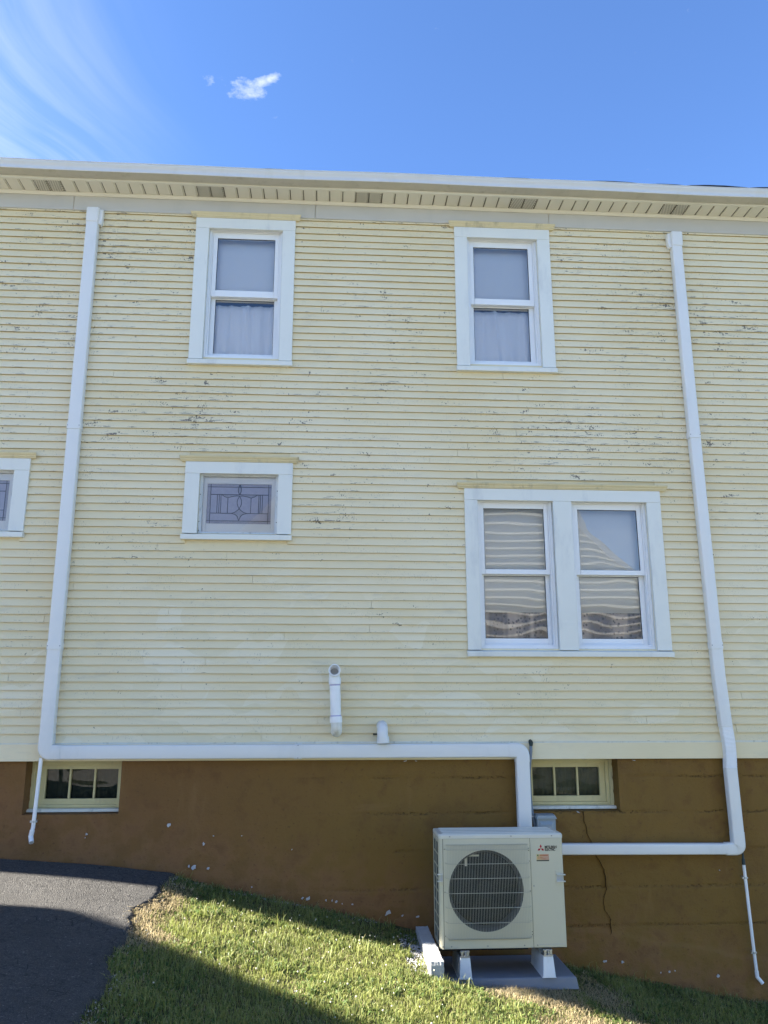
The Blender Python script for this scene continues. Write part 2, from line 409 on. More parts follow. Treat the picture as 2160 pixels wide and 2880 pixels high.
def soil_material():
    m = NT('soil_and_thatch', 0.95, 0.1)
    p = m.geo_pos()
    n = m.noise(p, 7, 5, 0.65); f = m.noise(p, 60, 3, 0.6)
    c = m.mix(n, (0.045, 0.045, 0.02), (0.10, 0.082, 0.045))
    m.col(m.mix(f, c, (0.055, 0.065, 0.022), 'MIX'))
    m.bump(f, 0.8, 0.01)
    return m.m
M['soil'] = soil_material()
M['concrete'] = simple('pale_concrete', (0.42, 0.40, 0.36), 0.9, 0.2, 0.12, vscale=3)

def blade_material(name, lo, hi, tip):
    m = NT(name, 0.55, 0.3)
    a = m.n('ShaderNodeAttribute'); a.attribute_name = 'tone'
    r, g, b = m.xyz(a.outputs['Color'])
    c = m.mix(r, lo, hi)
    c = m.mix(m.math('MULTIPLY', g, b), c, tip)
    m.col(c)
    tl = m.n('ShaderNodeBsdfTranslucent'); m.put(tl.inputs[0], m.mix(0.5, c, hi))
    mx = m.n('ShaderNodeMixShader'); mx.inputs[0].default_value = 0.38
    m.l(m.p.outputs[0], mx.inputs[1]); m.l(tl.outputs[0], mx.inputs[2]); m.l(mx.outputs[0], m.out.inputs['Surface'])
    return m.m
M['grass'] = blade_material('grass_blades', (0.065, 0.108, 0.022), (0.265, 0.30, 0.072), (0.56, 0.48, 0.24))
M['weed'] = blade_material('weed_leaves', (0.05, 0.095, 0.022), (0.13, 0.20, 0.05), (0.22, 0.24, 0.08))
M['straw'] = blade_material('dead_grass', (0.27, 0.20, 0.10), (0.56, 0.46, 0.27), (0.62, 0.53, 0.34))
M['clover'] = simple('clover_flower', (0.50, 0.48, 0.38), 0.9, 0.1, 0.2, vscale=40)
M['gravel'] = simple('pale_gravel', (0.40, 0.39, 0.37), 0.9, 0.2, 0.4, vscale=40)
M['nb_siding'] = simple('pale_vinyl_siding', (0.74, 0.72, 0.64), 0.6, 0.3, 0.05, vscale=1)
M['nb_trim'] = simple('white_neighbour_trim', (0.80, 0.81, 0.82), 0.5, 0.3, 0.03, vscale=1)
M['nb_wall'] = simple('tan_neighbour_siding', (0.46, 0.40, 0.30), 0.7, 0.2, 0.06, vscale=1)
M['nb_glass'] = simple('dark_neighbour_glass', (0.03, 0.04, 0.05), 0.08, 0.6, 0.1)

def sticker_material():
    m = NT('orange_yellow_sticker', 0.4, 0.4)
    x, y, z = m.xyz(m.pos)
    m.col(m.mix(m.ramp(x, 0.735, 0.815), (0.62, 0.52, 0.24), (0.50, 0.30, 0.20)))
    return m.m
M['sticker'] = sticker_material()
M['sticker_red'] = simple('sticker_red_print', (0.40, 0.10, 0.03), 0.4, 0.4, 0.05)
M['sticker_green'] = simple('sticker_green_print', (0.07, 0.16, 0.05), 0.4, 0.4, 0.05)
M['sticker_band'] = simple('sticker_dark_band', (0.05, 0.06, 0.05), 0.4, 0.4, 0.05)

# ------------------------------------------------------------------ mesh helpers
class MB:
    def __init__(s): s.v = []; s.f = []; s.m = []
    def add(s, vs, fs, mi=0):
        o = len(s.v); s.v += [tuple(p) for p in vs]
        s.f += [tuple(i + o for i in f) for f in fs]; s.m += [mi] * len(fs)
        return s
    def box(s, x0, x1, y0, y1, z0, z1, mi=0):
        v = [(x, y, z) for z in (z0, z1) for y in (y0, y1) for x in (x0, x1)]
        return s.add(v, [(0, 2, 3, 1), (4, 5, 7, 6), (0, 1, 5, 4), (2, 6, 7, 3), (0, 4, 6, 2), (1, 3, 7, 5)], mi)
    def quad(s, a, b, c, d, mi=0): return s.add([a, b, c, d], [(0, 1, 2, 3)], mi)
    def prism_x(s, prof, x0, x1, mi=0, dx0=0.0, dx1=0.0):
        """profile of (y, z) points extruded along x; dx* mitre the ends by y"""
        n = len(prof)
        v = [(x0 + dx0 * y, y, z) for y, z in prof] + [(x1 + dx1 * y, y, z) for y, z in prof]
        f = [(i, (i + 1) % n, (i + 1) % n + n, i + n) for i in range(n)]
        f += [tuple(reversed(range(n))), tuple(range(n, 2 * n))]
        return s.add(v, f, mi)
    def tube(s, path, r, seg=14, mi=0, caps=True, radii=None, open_end=False):
        path = [Vector(p) for p in path]; n = len(path); rings = []
        t0 = (path[1] - path[0]).normalized()
        ref = Vector((0, 1, 0)) if abs(t0.y) < 0.9 else Vector((1, 0, 0))
        u = t0.cross(ref).normalized(); prev = t0
        for i, p in enumerate(path):
            t = ((path[min(i + 1, n - 1)] - path[max(i - 1, 0)])).normalized()
            q = prev.rotation_difference(t); u = (q @ u).normalized(); prev = t
            w = t.cross(u).normalized()
            k = 1.0
            rr = (radii[i] if radii else r)
            rings.append([p + (u * math.cos(2 * math.pi * j / seg) + w * math.sin(2 * math.pi * j / seg)) * rr * k for j in range(seg)])
        v = [q for ring in rings for q in ring]
        f = [(i * seg + j, i * seg + (j + 1) % seg, (i + 1) * seg + (j + 1) % seg, (i + 1) * seg + j) for i in range(n - 1) for j in range(seg)]
        if caps: f += [tuple(reversed(range(seg))), tuple((n - 1) * seg + j for j in range(seg))]
        return s.add(v, f, mi)
    def sweep(s, prof, path, mi=0, scale=None):
        """profile (u across, v outwards -y) along a path lying in the wall plane (x, y, z)"""
        path = [Vector(p) for p in path]; n = len(path); k = len(prof); v = []
        for i, p in enumerate(path):
            a = (path[i] - path[i - 1]).normalized() if i else None
            b = (path[i + 1] - path[i]).normalized() if i < n - 1 else None
            t = (a + b).normalized() if a and b else (a or b)
            side = Vector((t.z, 0, -t.x)).normalized()
            st = 1 / max(0.3, side.dot(Vector((a.z, 0, -a.x)).normalized())) if a and b else 1
            sc = scale[i] if scale else 1
            v += [p + side * (q[0] * st * sc) + Vector((0, -1, 0)) * (q[1] * sc) for q in prof]
        f = [(i * k + j, i * k + (j + 1) % k, (i + 1) * k + (j + 1) % k, (i + 1) * k + j) for i in range(n - 1) for j in range(k)]
        f += [tuple(reversed(range(k))), tuple((n - 1) * k + j for j in range(k))]
        return s.add(v, f, mi)
    def build(s, name, mats, parent=None, smooth=None, bevel=0.0, seg=2, fix=True):
        me = bpy.data.meshes.new(name)
        me.from_pydata(s.v, [], s.f)
        for m in (mats if isinstance(mats, (list, tuple)) else [mats]): me.materials.append(M[m])
        me.polygons.foreach_set('material_index', s.m)
        if fix:
            bm = bmesh.new(); bm.from_mesh(me); bmesh.ops.recalc_face_normals(bm, faces=bm.faces); bm.to_mesh(me); bm.free()
        if smooth is not None:
            me.polygons.foreach_set('use_smooth', [True] * len(me.polygons))
            me.set_sharp_from_angle(angle=rad(smooth))
        me.update()
        o = bpy.data.objects.new(name, me); col.objects.link(o)
        if parent: o.parent = parent
        if bevel:
            b = o.modifiers.new('bevel', 'BEVEL'); b.width = bevel; b.segments = seg; b.limit_method = 'ANGLE'; b.harden_normals = False
        return o

def empty(name, loc, label, cat, group=None):
    o = bpy.data.objects.new(name, None); col.objects.link(o); o.location = loc
    o['label'] = label; o['category'] = cat
    if group: o['group'] = group
    o.empty_display_size = 0.1
    return o
def tag(o, label=None, cat=None, kind=None, group=None):
    if label: o['label'] = label
    if cat: o['category'] = cat
    if kind: o['kind'] = kind
    if group: o['group'] = group
    return o
def arc(c, r, a0, a1, n, plane='xz', y=0.0):
    return [(c[0] + r * math.cos(a0 + (a1 - a0) * i / n), y, c[1] + r * math.sin(a0 + (a1 - a0) * i / n)) for i in range(n + 1)]
def rrect(w, d, r, n=4):
    """open-backed duct profile: u -w/2..w/2, v 0..d, outer corners rounded"""
    pts = [(-w / 2, 0)]
    pts += [(-w / 2 + r - r * math.cos(a), d - r + r * math.sin(a)) for a in [math.pi / 2 * i / n for i in range(n + 1)]]
    pts += [(w / 2 - r + r * math.sin(a), d - r + r * math.cos(a)) for a in [math.pi / 2 * i / n for i in range(n + 1)]]
    return pts + [(w / 2, 0)]

# ------------------------------------------------------------------ ground
KX = [-60, -14, -4, -2.616, -1.777, -1.267, -.867, -.065, .45, 1.946, 2.523, 3.103, 3.57, 9, 60]
KZ = [3.0, 1.5, .98, .883, .821, .762, .657, .483, .376, .046, -.089, -.19, -.264, -.9, -3.0]
def zg(x, y):
    d = np.maximum(0.0, -np.asarray(y, float))
    return np.interp(x, KX, KZ) - .05 * np.minimum(d, 1.) - .012 * np.maximum(0, d - 1)
BY = [0.3, -.094, -.40, -.686, -1.0, -1.307, -1.67, -2.153, -2.551, -2.9, -4.0, -9, -40]
BX = [-1.19, -1.221, -1.25, -1.262, -1.275, -1.265, -1.231, -1.178, -1.134, -1.117, -1.10, -1.05, -1.0]
def border(y):
    y = np.asarray(y, float)
    return np.interp(-y, [-a for a in BY], BX) + .024 * np.sin(y * 7.3) + .010 * np.sin(y * 17.1 + 1 + 2 * np.sin(y * 5)) + .006 * np.sin(y * 43 + 3 * np.sin(y * 9))

def grid_object(name, xs, ys, zfun, mat, thick=None):
    X, Y = np.meshgrid(xs, ys); Z = zfun(X, Y)
    n, k = X.shape
    v = np.c_[X.ravel(), Y.ravel(), Z.ravel()]
    f = [(i * k + j, i * k + j + 1, (i + 1) * k + j + 1, (i + 1) * k + j) for i in range(n - 1) for j in range(k - 1)]
    me = bpy.data.meshes.new(name); me.from_pydata(v.tolist(), [], f); me.materials.append(M[mat])
    me.polygons.foreach_set('use_smooth', [True] * len(me.polygons)); me.update()
    o = bpy.data.objects.new(name, me); col.objects.link(o)
    return o
def lump(x, y):
    return .010 * np.sin(x * 5.1 + 1.3 * np.sin(y * 3.3)) * np.sin(y * 6.2 + x) + .006 * np.sin(x * 17 + y * 11) * np.sin(y * 19 - x * 4)
gx = np.unique(np.r_[np.linspace(-60, -6, 20), np.linspace(-6, -2, 20), np.linspace(-2, .6, 52), np.linspace(.6, 1.0, 25), np.linspace(1.0, 4.6, 80), np.linspace(4.6, 60, 22)])
gy = np.unique(np.r_[np.linspace(-60, -8, 16), np.linspace(-8, -3.2, 16), np.linspace(-3.2, 0.06, 80), np.linspace(0.06, 40, 10)])
def sstep(a, b, v):
    t = np.clip((v - a) / (b - a), 0, 1); return t * t * (3 - 2 * t)
def lawn_z(x, y):
    z = turf_z(x, y)
    k = sstep(.785, .83, x) * (1 - sstep(1.84, 2.05, x)) * sstep(-1.05, -.64, y)     # levelled bed of the equipment pad
    return z + np.minimum(0, (.078 - .055 * (x - .85)) - z) * k - .06 * (sstep(-.60, -.54, y) * sstep(.80, .87, x) * (1 - sstep(1.78, 1.86, x)))
def turf_z(x, y):
    return zg(x, y) - .022 + lump(x, y) * np.clip((x - border(y)) * 4, 0, 1)
tag(grid_object('ground', gx, gy, lawn_z, 'soil'), 'sloping soil of the side yard under the lawn', 'ground', 'structure')

# driveway: a sheet of asphalt with its own thickness at the grass edge and a gap along the wall
ny = 170
ys = np.r_[np.linspace(-0.012, -3.4, ny), np.linspace(-3.6, -12, 30)]
V_, F_ = [], []
us = np.r_[0.0, 0.012, np.linspace(0.04, 1.6, 34), np.linspace(1.8, 12.0, 30)]
for yv in ys:
    bx_ = float(border(yv))
    for i, u in enumerate(us):
        xv = bx_ - u
        zt = float(zg(xv, yv)) + .004 + .0035 * math.sin(xv * 7 + yv * 3) * math.sin(yv * 8)
        yy = yv
        if yv > -0.05: yy = yv - abs(.010 * math.sin(xv * 13) + .008 * math.sin(xv * 31 + 1)); zt -= 0.010 if yv > -0.03 else 0
        if i == 0: zt -= .03
        V_.append((xv, yy, zt))
k = len(us)
F_ = [(i * k + j, (i + 1) * k + j, (i + 1) * k + j + 1, i * k + j + 1) for i in range(len(ys) - 1) for j in range(k - 1)]
me = bpy.data.meshes.new('driveway'); me.from_pydata(V_, [], F_); me.materials.append(M['asphalt'])
me.polygons.foreach_set('use_smooth', [True] * len(me.polygons)); me.update()
drv = bpy.data.objects.new('driveway', me); col.objects.link(drv)
tag(drv, 'worn dark asphalt driveway meeting the foundation wall', 'driveway', 'structure')

# pale concrete drive added unseen behind the camera to bounce sunlight onto the house
mb_x = np.linspace(-40, 14, 60); mb_y = np.linspace(-11.2, -5.7, 12)
tag(grid_object('drive_reflector', mb_x, mb_y, lambda a, b: zg(a, b) + .03, 'concrete'), 'pale concrete drive added behind the camera to bounce sunlight up at the house', 'reflector', 'structure')

wx_, wy_ = np.linspace(-10.9, -3.35, 40), np.linspace(-1.75, -.03, 8)  # unseen pale slab, added so sunlight bounces warmly onto the lower left siding
tag(grid_object('walk_reflector', wx_, wy_, lambda a, b: zg(a, b) + .02, 'concrete'), 'pale concrete walk added out of view to bounce sunlight onto the lower left wall', 'bounceboard', 'structure')

# ------------------------------------------------------------------ the house
HX0, HX1, HB = -11.0, 9.0, 9.0
house = empty('house', (0, 0.4, 0), 'two storey cream clapboard house with peeling paint on a brown foundation', 'house')
house_inv = Matrix.Translation((0, -0.4, 0))
def part(mb, name, mats, parent=house, **k):
    o = mb.build(name, mats, parent, **k)
    if parent is house: o.matrix_parent_inverse = house_inv
    return o

# openings: (x0, x1, z0, z1) of the hole in the wall
OPEN = {'ul': (-1.245, -.537, 5.225, 6.585), 'ur': (1.268, 1.968, 5.225, 6.585),
        'st': (-1.207, -.505, 3.545, 4.105), 'se': (-3.525, -2.825, 3.545, 4.105),
        'd1': (1.298, 1.995, 2.548, 3.905), 'd2': (2.163, 2.870, 2.548, 3.905)}
Z_SKIRT0, Z_SKIRT1, Z_FR0, Z_FR1 = 1.62, 1.765, 6.706, 6.89
# sheathing with the window holes cut out, and the three other sides of the house
xs = sorted({HX0, HX1} | {q for o in OPEN.values() for q in o[:2]})
zs = sorted({1.63, 7.0} | {q for o in OPEN.values() for q in o[2:]})
w = MB()
for i in range(len(xs) - 1):
    for j in range(len(zs) - 1):
        cx, cz = (xs[i] + xs[i + 1]) / 2, (zs[j] + zs[j + 1]) / 2
        if any(o[0] < cx < o[1] and o[2] < cz < o[3] for o in OPEN.values()): continue
        w.quad((xs[i], 0, zs[j]), (xs[i + 1], 0, zs[j]), (xs[i + 1], 0, zs[j + 1]), (xs[i], 0, zs[j + 1]))
for a, b, c, d in OPEN.values():
    D = .16
    w.quad((a, 0, c), (a, 0, d), (a, D, d), (a, D, c)); w.quad((b, 0, c), (b, D, c), (b, D, d), (b, 0, d))
    w.quad((a, 0, d), (b, 0, d), (b, D, d), (a, D, d)); w.quad((a, 0, c), (a, D, c), (b, D, c), (b, 0, c))
w.quad((HX0, 0, 1.63), (HX0, 0, 7), (HX0, HB, 7), (HX0, HB, 1.63)); w.quad((HX1, 0, 1.63), (HX1, HB, 1.63), (HX1, HB, 7), (HX1, 0, 7))
w.quad((HX0, HB, 1.63), (HX0, HB, 7), (HX1, HB, 7), (HX1, HB, 1.63))
w.quad((HX0, .5, 1.66), (HX1, .5, 1.66), (HX1, HB, 1.66), (HX0, HB, 1.66))
for i in range(4): pass
WALL = part(w, 'wall', ['skirt'], fix=False)
# room behind the windows
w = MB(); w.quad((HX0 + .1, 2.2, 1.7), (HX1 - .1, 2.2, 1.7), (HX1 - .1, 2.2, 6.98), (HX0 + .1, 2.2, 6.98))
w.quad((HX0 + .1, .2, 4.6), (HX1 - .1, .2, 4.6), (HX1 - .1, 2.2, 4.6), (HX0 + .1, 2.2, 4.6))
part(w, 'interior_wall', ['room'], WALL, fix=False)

# clapboards
CASE = [(-1.372, -.415, 5.141, 6.72), (1.142, 2.094, 5.141, 6.72), (-1.337, -.378, 3.486, 4.25), (-3.655, -2.695, 3.486, 4.25), (1.18, 3.0, 2.480, 4.045)]
EXPO = .0703
def clapboard(mb, x0, x1, z0, rng, jit=1.0):
    n = max(2, int((x1 - x0) / .33) + 1)
    t = rng.uniform(-.0012, .0012) * jit
    v = []
    for i in range(n + 1):
        x = x0 + (x1 - x0) * i / n
        jy = t + rng.uniform(-.0012, .0012) * jit; jz = rng.uniform(-.0016, .0016) * jit
        yb = -.0225 + jy; zb = z0 + jz
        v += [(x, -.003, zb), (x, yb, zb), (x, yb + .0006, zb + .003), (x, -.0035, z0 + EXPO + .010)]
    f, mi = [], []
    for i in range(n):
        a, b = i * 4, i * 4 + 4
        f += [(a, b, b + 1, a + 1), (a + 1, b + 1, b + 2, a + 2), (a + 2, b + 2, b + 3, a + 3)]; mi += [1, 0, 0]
    f += [(0, 1, 2, 3), (n * 4 + 3, n * 4 + 2, n * 4 + 1, n * 4)]; mi += [0, 0]
    o = len(mb.v); mb.v += v; mb.f += [tuple(q + o for q in g) for g in f]; mb.m += mi
VX0, VX1 = -3.9, 4.75
rngb = random.Random(5)
far = MB(); nclap = 0
for r in range(71):
    z0 = Z_SKIRT1 + .001 + r * EXPO
    zc0, zc1 = z0, z0 + EXPO
    cuts = sorted([(c[0] + .03, c[1] - .03) for c in CASE if zc1 > c[2] + .004 and zc0 < c[3] - .012])
    cuts = [c for c in cuts if c[1] > VX0]
    segs = []; a = VX0
    for c in cuts:
        if c[0] > a: segs.append((a, c[0]))
        a = max(a, c[1])
    segs.append((a, VX1))
    for s0, s1 in segs:
        pts = [s0]; q = s0 + rngb.uniform(1.2, 4.6)
        while q < s1 - .7 and nclap + len(pts) < 290:
            pts.append(q); q += rngb.uniform(2.0, 4.8)
        pts.append(s1)
        for p0, p1 in zip(pts[:-1], pts[1:]):
            mb = MB(); g = rngb.uniform(.0006, .0018)
            clapboard(mb, p0 + (g if p0 > s0 else 0), p1 - (g if p1 < s1 else 0), z0, rngb)
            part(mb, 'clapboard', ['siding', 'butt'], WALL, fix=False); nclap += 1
    clapboard(far, HX0 + .1, VX0 - .001, z0, rngb); clapboard(far, VX1 + .001, HX1 - .1, z0, rngb)
tag(part(far, 'clapboard_run', ['siding', 'butt'], WALL, fix=False), kind='stuff')
# skirt board, with a small drip lip under the first clapboard, and corner boards
sk = MB(); sk.prism_x([(-.0005, Z_SKIRT0), (-.024, Z_SKIRT0), (-.022, Z_SKIRT1 - .012), (-.0005, Z_SKIRT1 - .012)], HX0, HX1)
part(sk, 'skirt_board', ['skirt'], bevel=.002)
lip = MB(); lip.prism_x([(-.0005, Z_SKIRT1 - .012), (-.021, Z_SKIRT1 - .012), (-.021, Z_SKIRT1 + .004), (-.0005, Z_SKIRT1 + .010)], HX0, HX1)
part(lip, 'drip_cap', ['base_sill'])
for xa, xb in ((HX0 - .02, HX0 + .1), (HX1 - .1, HX1 + .02)):
    cb = MB(); cb.box(xa, xb, -.03, .12, 1.63, 6.75); part(cb, 'corner_board', ['trim'], bevel=.003)

# frieze: bent aluminium, joined at two seams in view
fz = [HX0, -4.87, -2.546, -.224, 2.101, 4.43, 6.7, HX1]
for a, b in zip(fz[:-1], fz[1:]):
    n = 24; v = []; f = []
    rr = random.Random(int(a * 100))
    cols = 6
    for i in range(n + 1):
        x = a + (b - a - .004) * i / n
        for j in range(cols + 1):
            z = Z_FR0 + (Z_FR1 - Z_FR0) * j / cols
            dent = 0 if i in (0, n) else (.0042 * math.sin(i * .9 + j * .6 + a) * math.sin(i * .37 + a) * math.sin(math.pi * j / cols) + rr.uniform(-.0006, .0006))
            v.append((x, -.030 + dent, z))
    for i in range(n):
        for j in range(cols):
            p = i * (cols + 1) + j; f.append((p, p + cols + 1, p + cols + 2, p + 1))
    m_ = MB(); m_.add(v, f)
    lo = [(v[i * (cols + 1)][0], 0.0, Z_FR0 - .002) for i in range(n + 1)]
    o = len(m_.v); m_.v += lo
    m_.f += [(i * (cols + 1), o + i, o + i + 1, (i + 1) * (cols + 1)) for i in range(n)]; m_.m += [0] * n
    part(m_, 'frieze_panel', ['alu'], smooth=40)

# soffit
SZ = 6.880
sback = MB(); sback.box(HX0 - .25, HX1 + .25, -.235, -.001, SZ + .012, SZ + .03)
SOFFIT = part(sback, 'soffit', ['dark_gap'])
jc = MB(); jc.prism_x([(-.031, SZ - .026), (-.040, SZ - .026), (-.056, SZ - .006), (-.056, SZ + .004), (-.031, SZ + .004)], HX0 - .25, HX1 + .25)
part(jc, 'channel', ['soffit'], SOFFIT)
jc = MB(); jc.prism_x([(-.226, SZ - .004), (-.240, SZ - .004), (-.240, SZ + .006), (-.226, SZ + .006)], HX0 - .25, HX1 + .25)
part(jc, 'channel', ['soffit'], SOFFIT)
pitch = 1.525 / 12
def soffit_mesh(vented):
    mb = MB(); wd = pitch - .008; gdp = .010
    prof = [(-wd / 2, gdp), (-wd / 2 + .003, 0), (wd / 2 - .012, 0), (wd / 2 - .009, gdp * .8), (wd / 2, gdp)]
    v = [(p[0], y, p[1]) for y in (-.228, -.036) for p in prof]; k = len(prof)
    mb.add(v, [(i, i + 1, i + 1 + k, i + k) for i in range(k - 1)])
    me = bpy.data.meshes.new('soffit_panel'); me.from_pydata(mb.v, [], mb.f)
    me.materials.append(M['vent' if vented else 'soffit']); me.update()
    return me
sm = {False: soffit_mesh(False), True: soffit_mesh(True)}
i0 = int((-4.6 + 2.755) / pitch) - 1
for i in range(i0, 75):
    x = -2.755 + pitch * (i + .5)
    if x > 5.2: break
    o = bpy.data.objects.new('soffit_panel', sm[(i % 12) in (0, 11)]); col.objects.link(o); o.parent = SOFFIT; o.location = (x, 0, SZ + .001)
mb = MB(); xx = -2.755 + pitch * (i0 + .5) - pitch
while xx > HX0 - .2: mb.box(xx - pitch / 2 + .002, xx + pitch / 2 - .002, -.228, -.036, SZ + .001, SZ + .008); xx -= pitch
xx = -2.755 + pitch * (75 + .5)
while xx < HX1 + .2: mb.box(xx - pitch / 2 + .002, xx + pitch / 2 - .002, -.228, -.036, SZ + .001, SZ + .008); xx += pitch
xx = -2.755 + pitch * (i + .5)
while xx < -2.755 + pitch * 75.4: mb.box(xx - pitch / 2 + .002, xx + pitch / 2 - .002, -.228, -.036, SZ + .001, SZ + .008); xx += pitch
tag(part(mb, 'soffit_run', ['soffit'], SOFFIT), kind='stuff')
# fascia and K-style gutter
fa = MB(); fa.prism_x([(-.241, SZ - .008), (-.258, SZ - .008), (-.258, 7.03), (-.241, 7.03)], HX0 - .25, HX1 + .25)
part(fa, 'fascia', ['soffit'])
gp = [(-.259, 6.892), (-.366, 6.890), (-.374, 6.891), (-.378, 6.896), (-.375, 6.903), (-.374, 6.918), (-.380, 6.936), (-.390, 6.948), (-.394, 6.958), (-.395, 6.966), (-.400, 6.970), (-.400, 6.976), (-.392, 6.977),
      (-.386, 6.970), (-.384, 6.958), (-.368, 6.936), (-.366, 6.900), (-.266, 6.900), (-.266, 6.985), (-.259, 6.985)]
gu = MB()
gsec = [HX0 - .28, -6.1, -3.0, 0.15, 3.2, 6.3, HX1 + .28]
n = 60; k = len(gp); v = []
for i in range(n + 1):
    x = HX0 - .28 + (HX1 - HX0 + .56) * i / n
    sag = .004 * math.sin(x * 1.3) + .003 * math.sin(x * 3.1)
    v += [(x, y, z + sag) for y, z in gp]
gu.add(v, [(i * k + j, i * k + (j + 1) % k, (i + 1) * k + (j + 1) % k, (i + 1) * k + j) for i in range(n) for j in range(k)] + [tuple(range(k)), tuple(n * k + j for j in range(k))])
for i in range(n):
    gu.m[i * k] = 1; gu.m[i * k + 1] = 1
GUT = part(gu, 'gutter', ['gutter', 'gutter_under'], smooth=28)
# roof
rs = .70; ry0, rz0 = -.33, 6.992; ridge = HB / 2
rf = MB(); zr = rz0 + (ridge - ry0) * rs
for sgn in (0, 1):
    ya = ry0 if not sgn else HB - ry0
    rf.add([(HX0 - .3, ya, rz0), (HX1 + .3, ya, rz0), (HX1 + .3, ridge, zr), (HX0 - .3, ridge, zr),
            (HX0 - .3, ya, rz0 + .02), (HX1 + .3, ya, rz0 + .02), (HX1 + .3, ridge, zr + .02), (HX0 - .3, ridge, zr + .02)],
           [(0, 1, 2, 3), (4, 5, 6, 7), (0, 1, 5, 4), (0, 3, 7, 4), (1, 2, 6, 5)])
ROOF = part(rf, 'roof', ['shingle'])
gb = MB()
for xg in (HX0, HX1): gb.add([(xg, 0, 7), (xg, HB, 7), (xg, ridge, zr - .25)], [(0, 1, 2)])
part(gb, 'gable', ['skirt'], fix=False)
# a few curled shingle tabs standing up behind the gutter
rsh = random.Random(3)
for xc, wdt, h in ((-.62, .34, .006), (.10, .44, .008), (.86, .4, .010), (1.72, .46, .014), (2.02, .3, .008), (2.66, .62, .019), (3.2, .4, .012), (3.72, .7, .020), (4.3, .6, .024)):
    mb = MB(); n = 10; v = []
    for i in range(n + 1):
        u = i / n; bmp = h * math.sin(math.pi * u) ** .7 + rsh.uniform(-.001, .001)
        x = xc + wdt * (u - .5)
        for t in (0, 1):
            y = ry0 - .015 + t * .22; z = rz0 + .0205 + (y - ry0) * rs + bmp * (1 - .8 * t)
            v += [(x, y, z), (x, y, z + .006)]
    f = []
    for i in range(n):
        a, b = i * 4, i * 4 + 4
        f += [(a + 1, b + 1, b + 3, a + 3), (a, a + 2, b + 2, b), (a, b, b + 1, a + 1), (a + 2, a + 3, b + 3, b + 2)]
    f += [(0, 1, 3, 2), (n * 4, n * 4 + 2, n * 4 + 3, n * 4 + 1)]
    mb.add(v, f); part(mb, 'shingle', ['shingle'], ROOF)

# foundation: poured concrete, slightly stepped at each form board, with two window recesses
FY = .022
BW = {'l': (-2.490, -1.722, 1.203), 'r': (1.655, 2.458, 1.195)}
fx = np.unique(np.r_[np.linspace(HX0, -3.4, 30), np.linspace(-3.4, 4.6, 401), np.linspace(4.6, HX1, 20), [a for b in BW.values() for a in b[:2]]])
fzv = np.unique(np.r_[np.linspace(-2, -.6, 8), np.linspace(-.6, 1.64, 150), [1.203, 1.195]])
X, Z = np.meshgrid(fx, fzv)
def vnoise(x, z, s, seed):
    r = np.random.default_rng(seed); t = r.random((64, 64))
    u, v = x * s, z * s; i, j = np.floor(u).astype(int), np.floor(v).astype(int); a, b = u - i, v - j
    a = a * a * (3 - 2 * a); b = b * b * (3 - 2 * b)
    g = lambda p, q: t[p % 64, q % 64]
    return (g(i, j) * (1 - a) + g(i + 1, j) * a) * (1 - b) + (g(i, j + 1) * (1 - a) + g(i + 1, j + 1) * a) * b - .5
Y = np.full_like(X, FY)
rough_k = np.clip((X + .4 + vnoise(X, Z, 2, 1)) / 1.0, .25, 1)
Y += rough_k * (.006 * vnoise(X, Z, 1.5, 2) + .005 * vnoise(X, Z, 6, 3) + .004 * vnoise(X, Z, 19, 4)) + .006 * vnoise(X, Z, 3, 9)
zz_ = Z + .012 * vnoise(X, Z, 4, 5)
for zl, st in ((1.470, .004), (1.185, -.003), (.893, .003), (.600, -.006), (.309, .004)):
    Y += rough_k * (st * (zz_ < zl) - np.exp(-((zz_ - zl) / .008) ** 2) * -.006 * (vnoise(X, Z, 12, 6) + .4))
par = .30 - .16 * (X - 2.0) + .08 * vnoise(X, Z, 3, 7)     # thick smooth parging low on the right, edge of it shows
Y += -.008 * np.clip((par - Z) / .02, 0, 1) * (X > 1.0)
V_ = np.c_[X.ravel(), Y.ravel(), Z.ravel()]; k = X.shape[1]; F_ = []
for i in range(X.shape[0] - 1):
    zc = (fzv[i] + fzv[i + 1]) / 2
    for j in range(k - 1):
        xc = (fx[j] + fx[j + 1]) / 2
        if any(a < xc < b and zc > c for a, b, c in BW.values()): continue
        F_.append((i * k + j, i * k + j + 1, (i + 1) * k + j + 1, (i + 1) * k + j))
mb = MB(); mb.add(V_.tolist(), F_)
RD = .30
for key, (a, b, c) in BW.items():
    s_ = .030
    la = (a + (.012 if key == 'l' else 0)); lb = b - (.012 if key == 'r' else 0)
    nz = 12
    for xe, xo, sg in ((a, la, 1), (b, lb, -1)):
        rv = [];
        for q in range(nz + 1):
            zq = c + (1.64 - c) * q / nz
            for t in range(5):
                jx = 0 if t in (0, 4) else .006 * math.sin(q * 2.1 + t * 1.7 + xe)
                rv.append((xe + (xo - xe) * t / 4 + jx * sg, FY + .002 + (RD - FY) * t / 4, zq))
        mb.add(rv, [(q * 5 + t, q * 5 + t + 1, q * 5 + 6 + t, q * 5 + 5 + t) for q in range(nz) for t in range(4)])
    mb.quad((a, FY, c), (b, FY, c), (b, RD, c + .012), (a, RD, c + .012))
mb.quad((HX0, FY, -2), (HX0, HB, -2), (HX0, HB, 1.63), (HX0, FY, 1.63)); mb.quad((HX1, FY, -2), (HX1, HB, -2), (HX1, HB, 1.63), (HX1, FY, 1.63))
mb.quad((HX0, HB, -2), (HX1, HB, -2), (HX1, HB, 1.63), (HX0, HB, 1.63))
FOUND = part(mb, 'foundation', ['foundation'], smooth=50, fix=False)
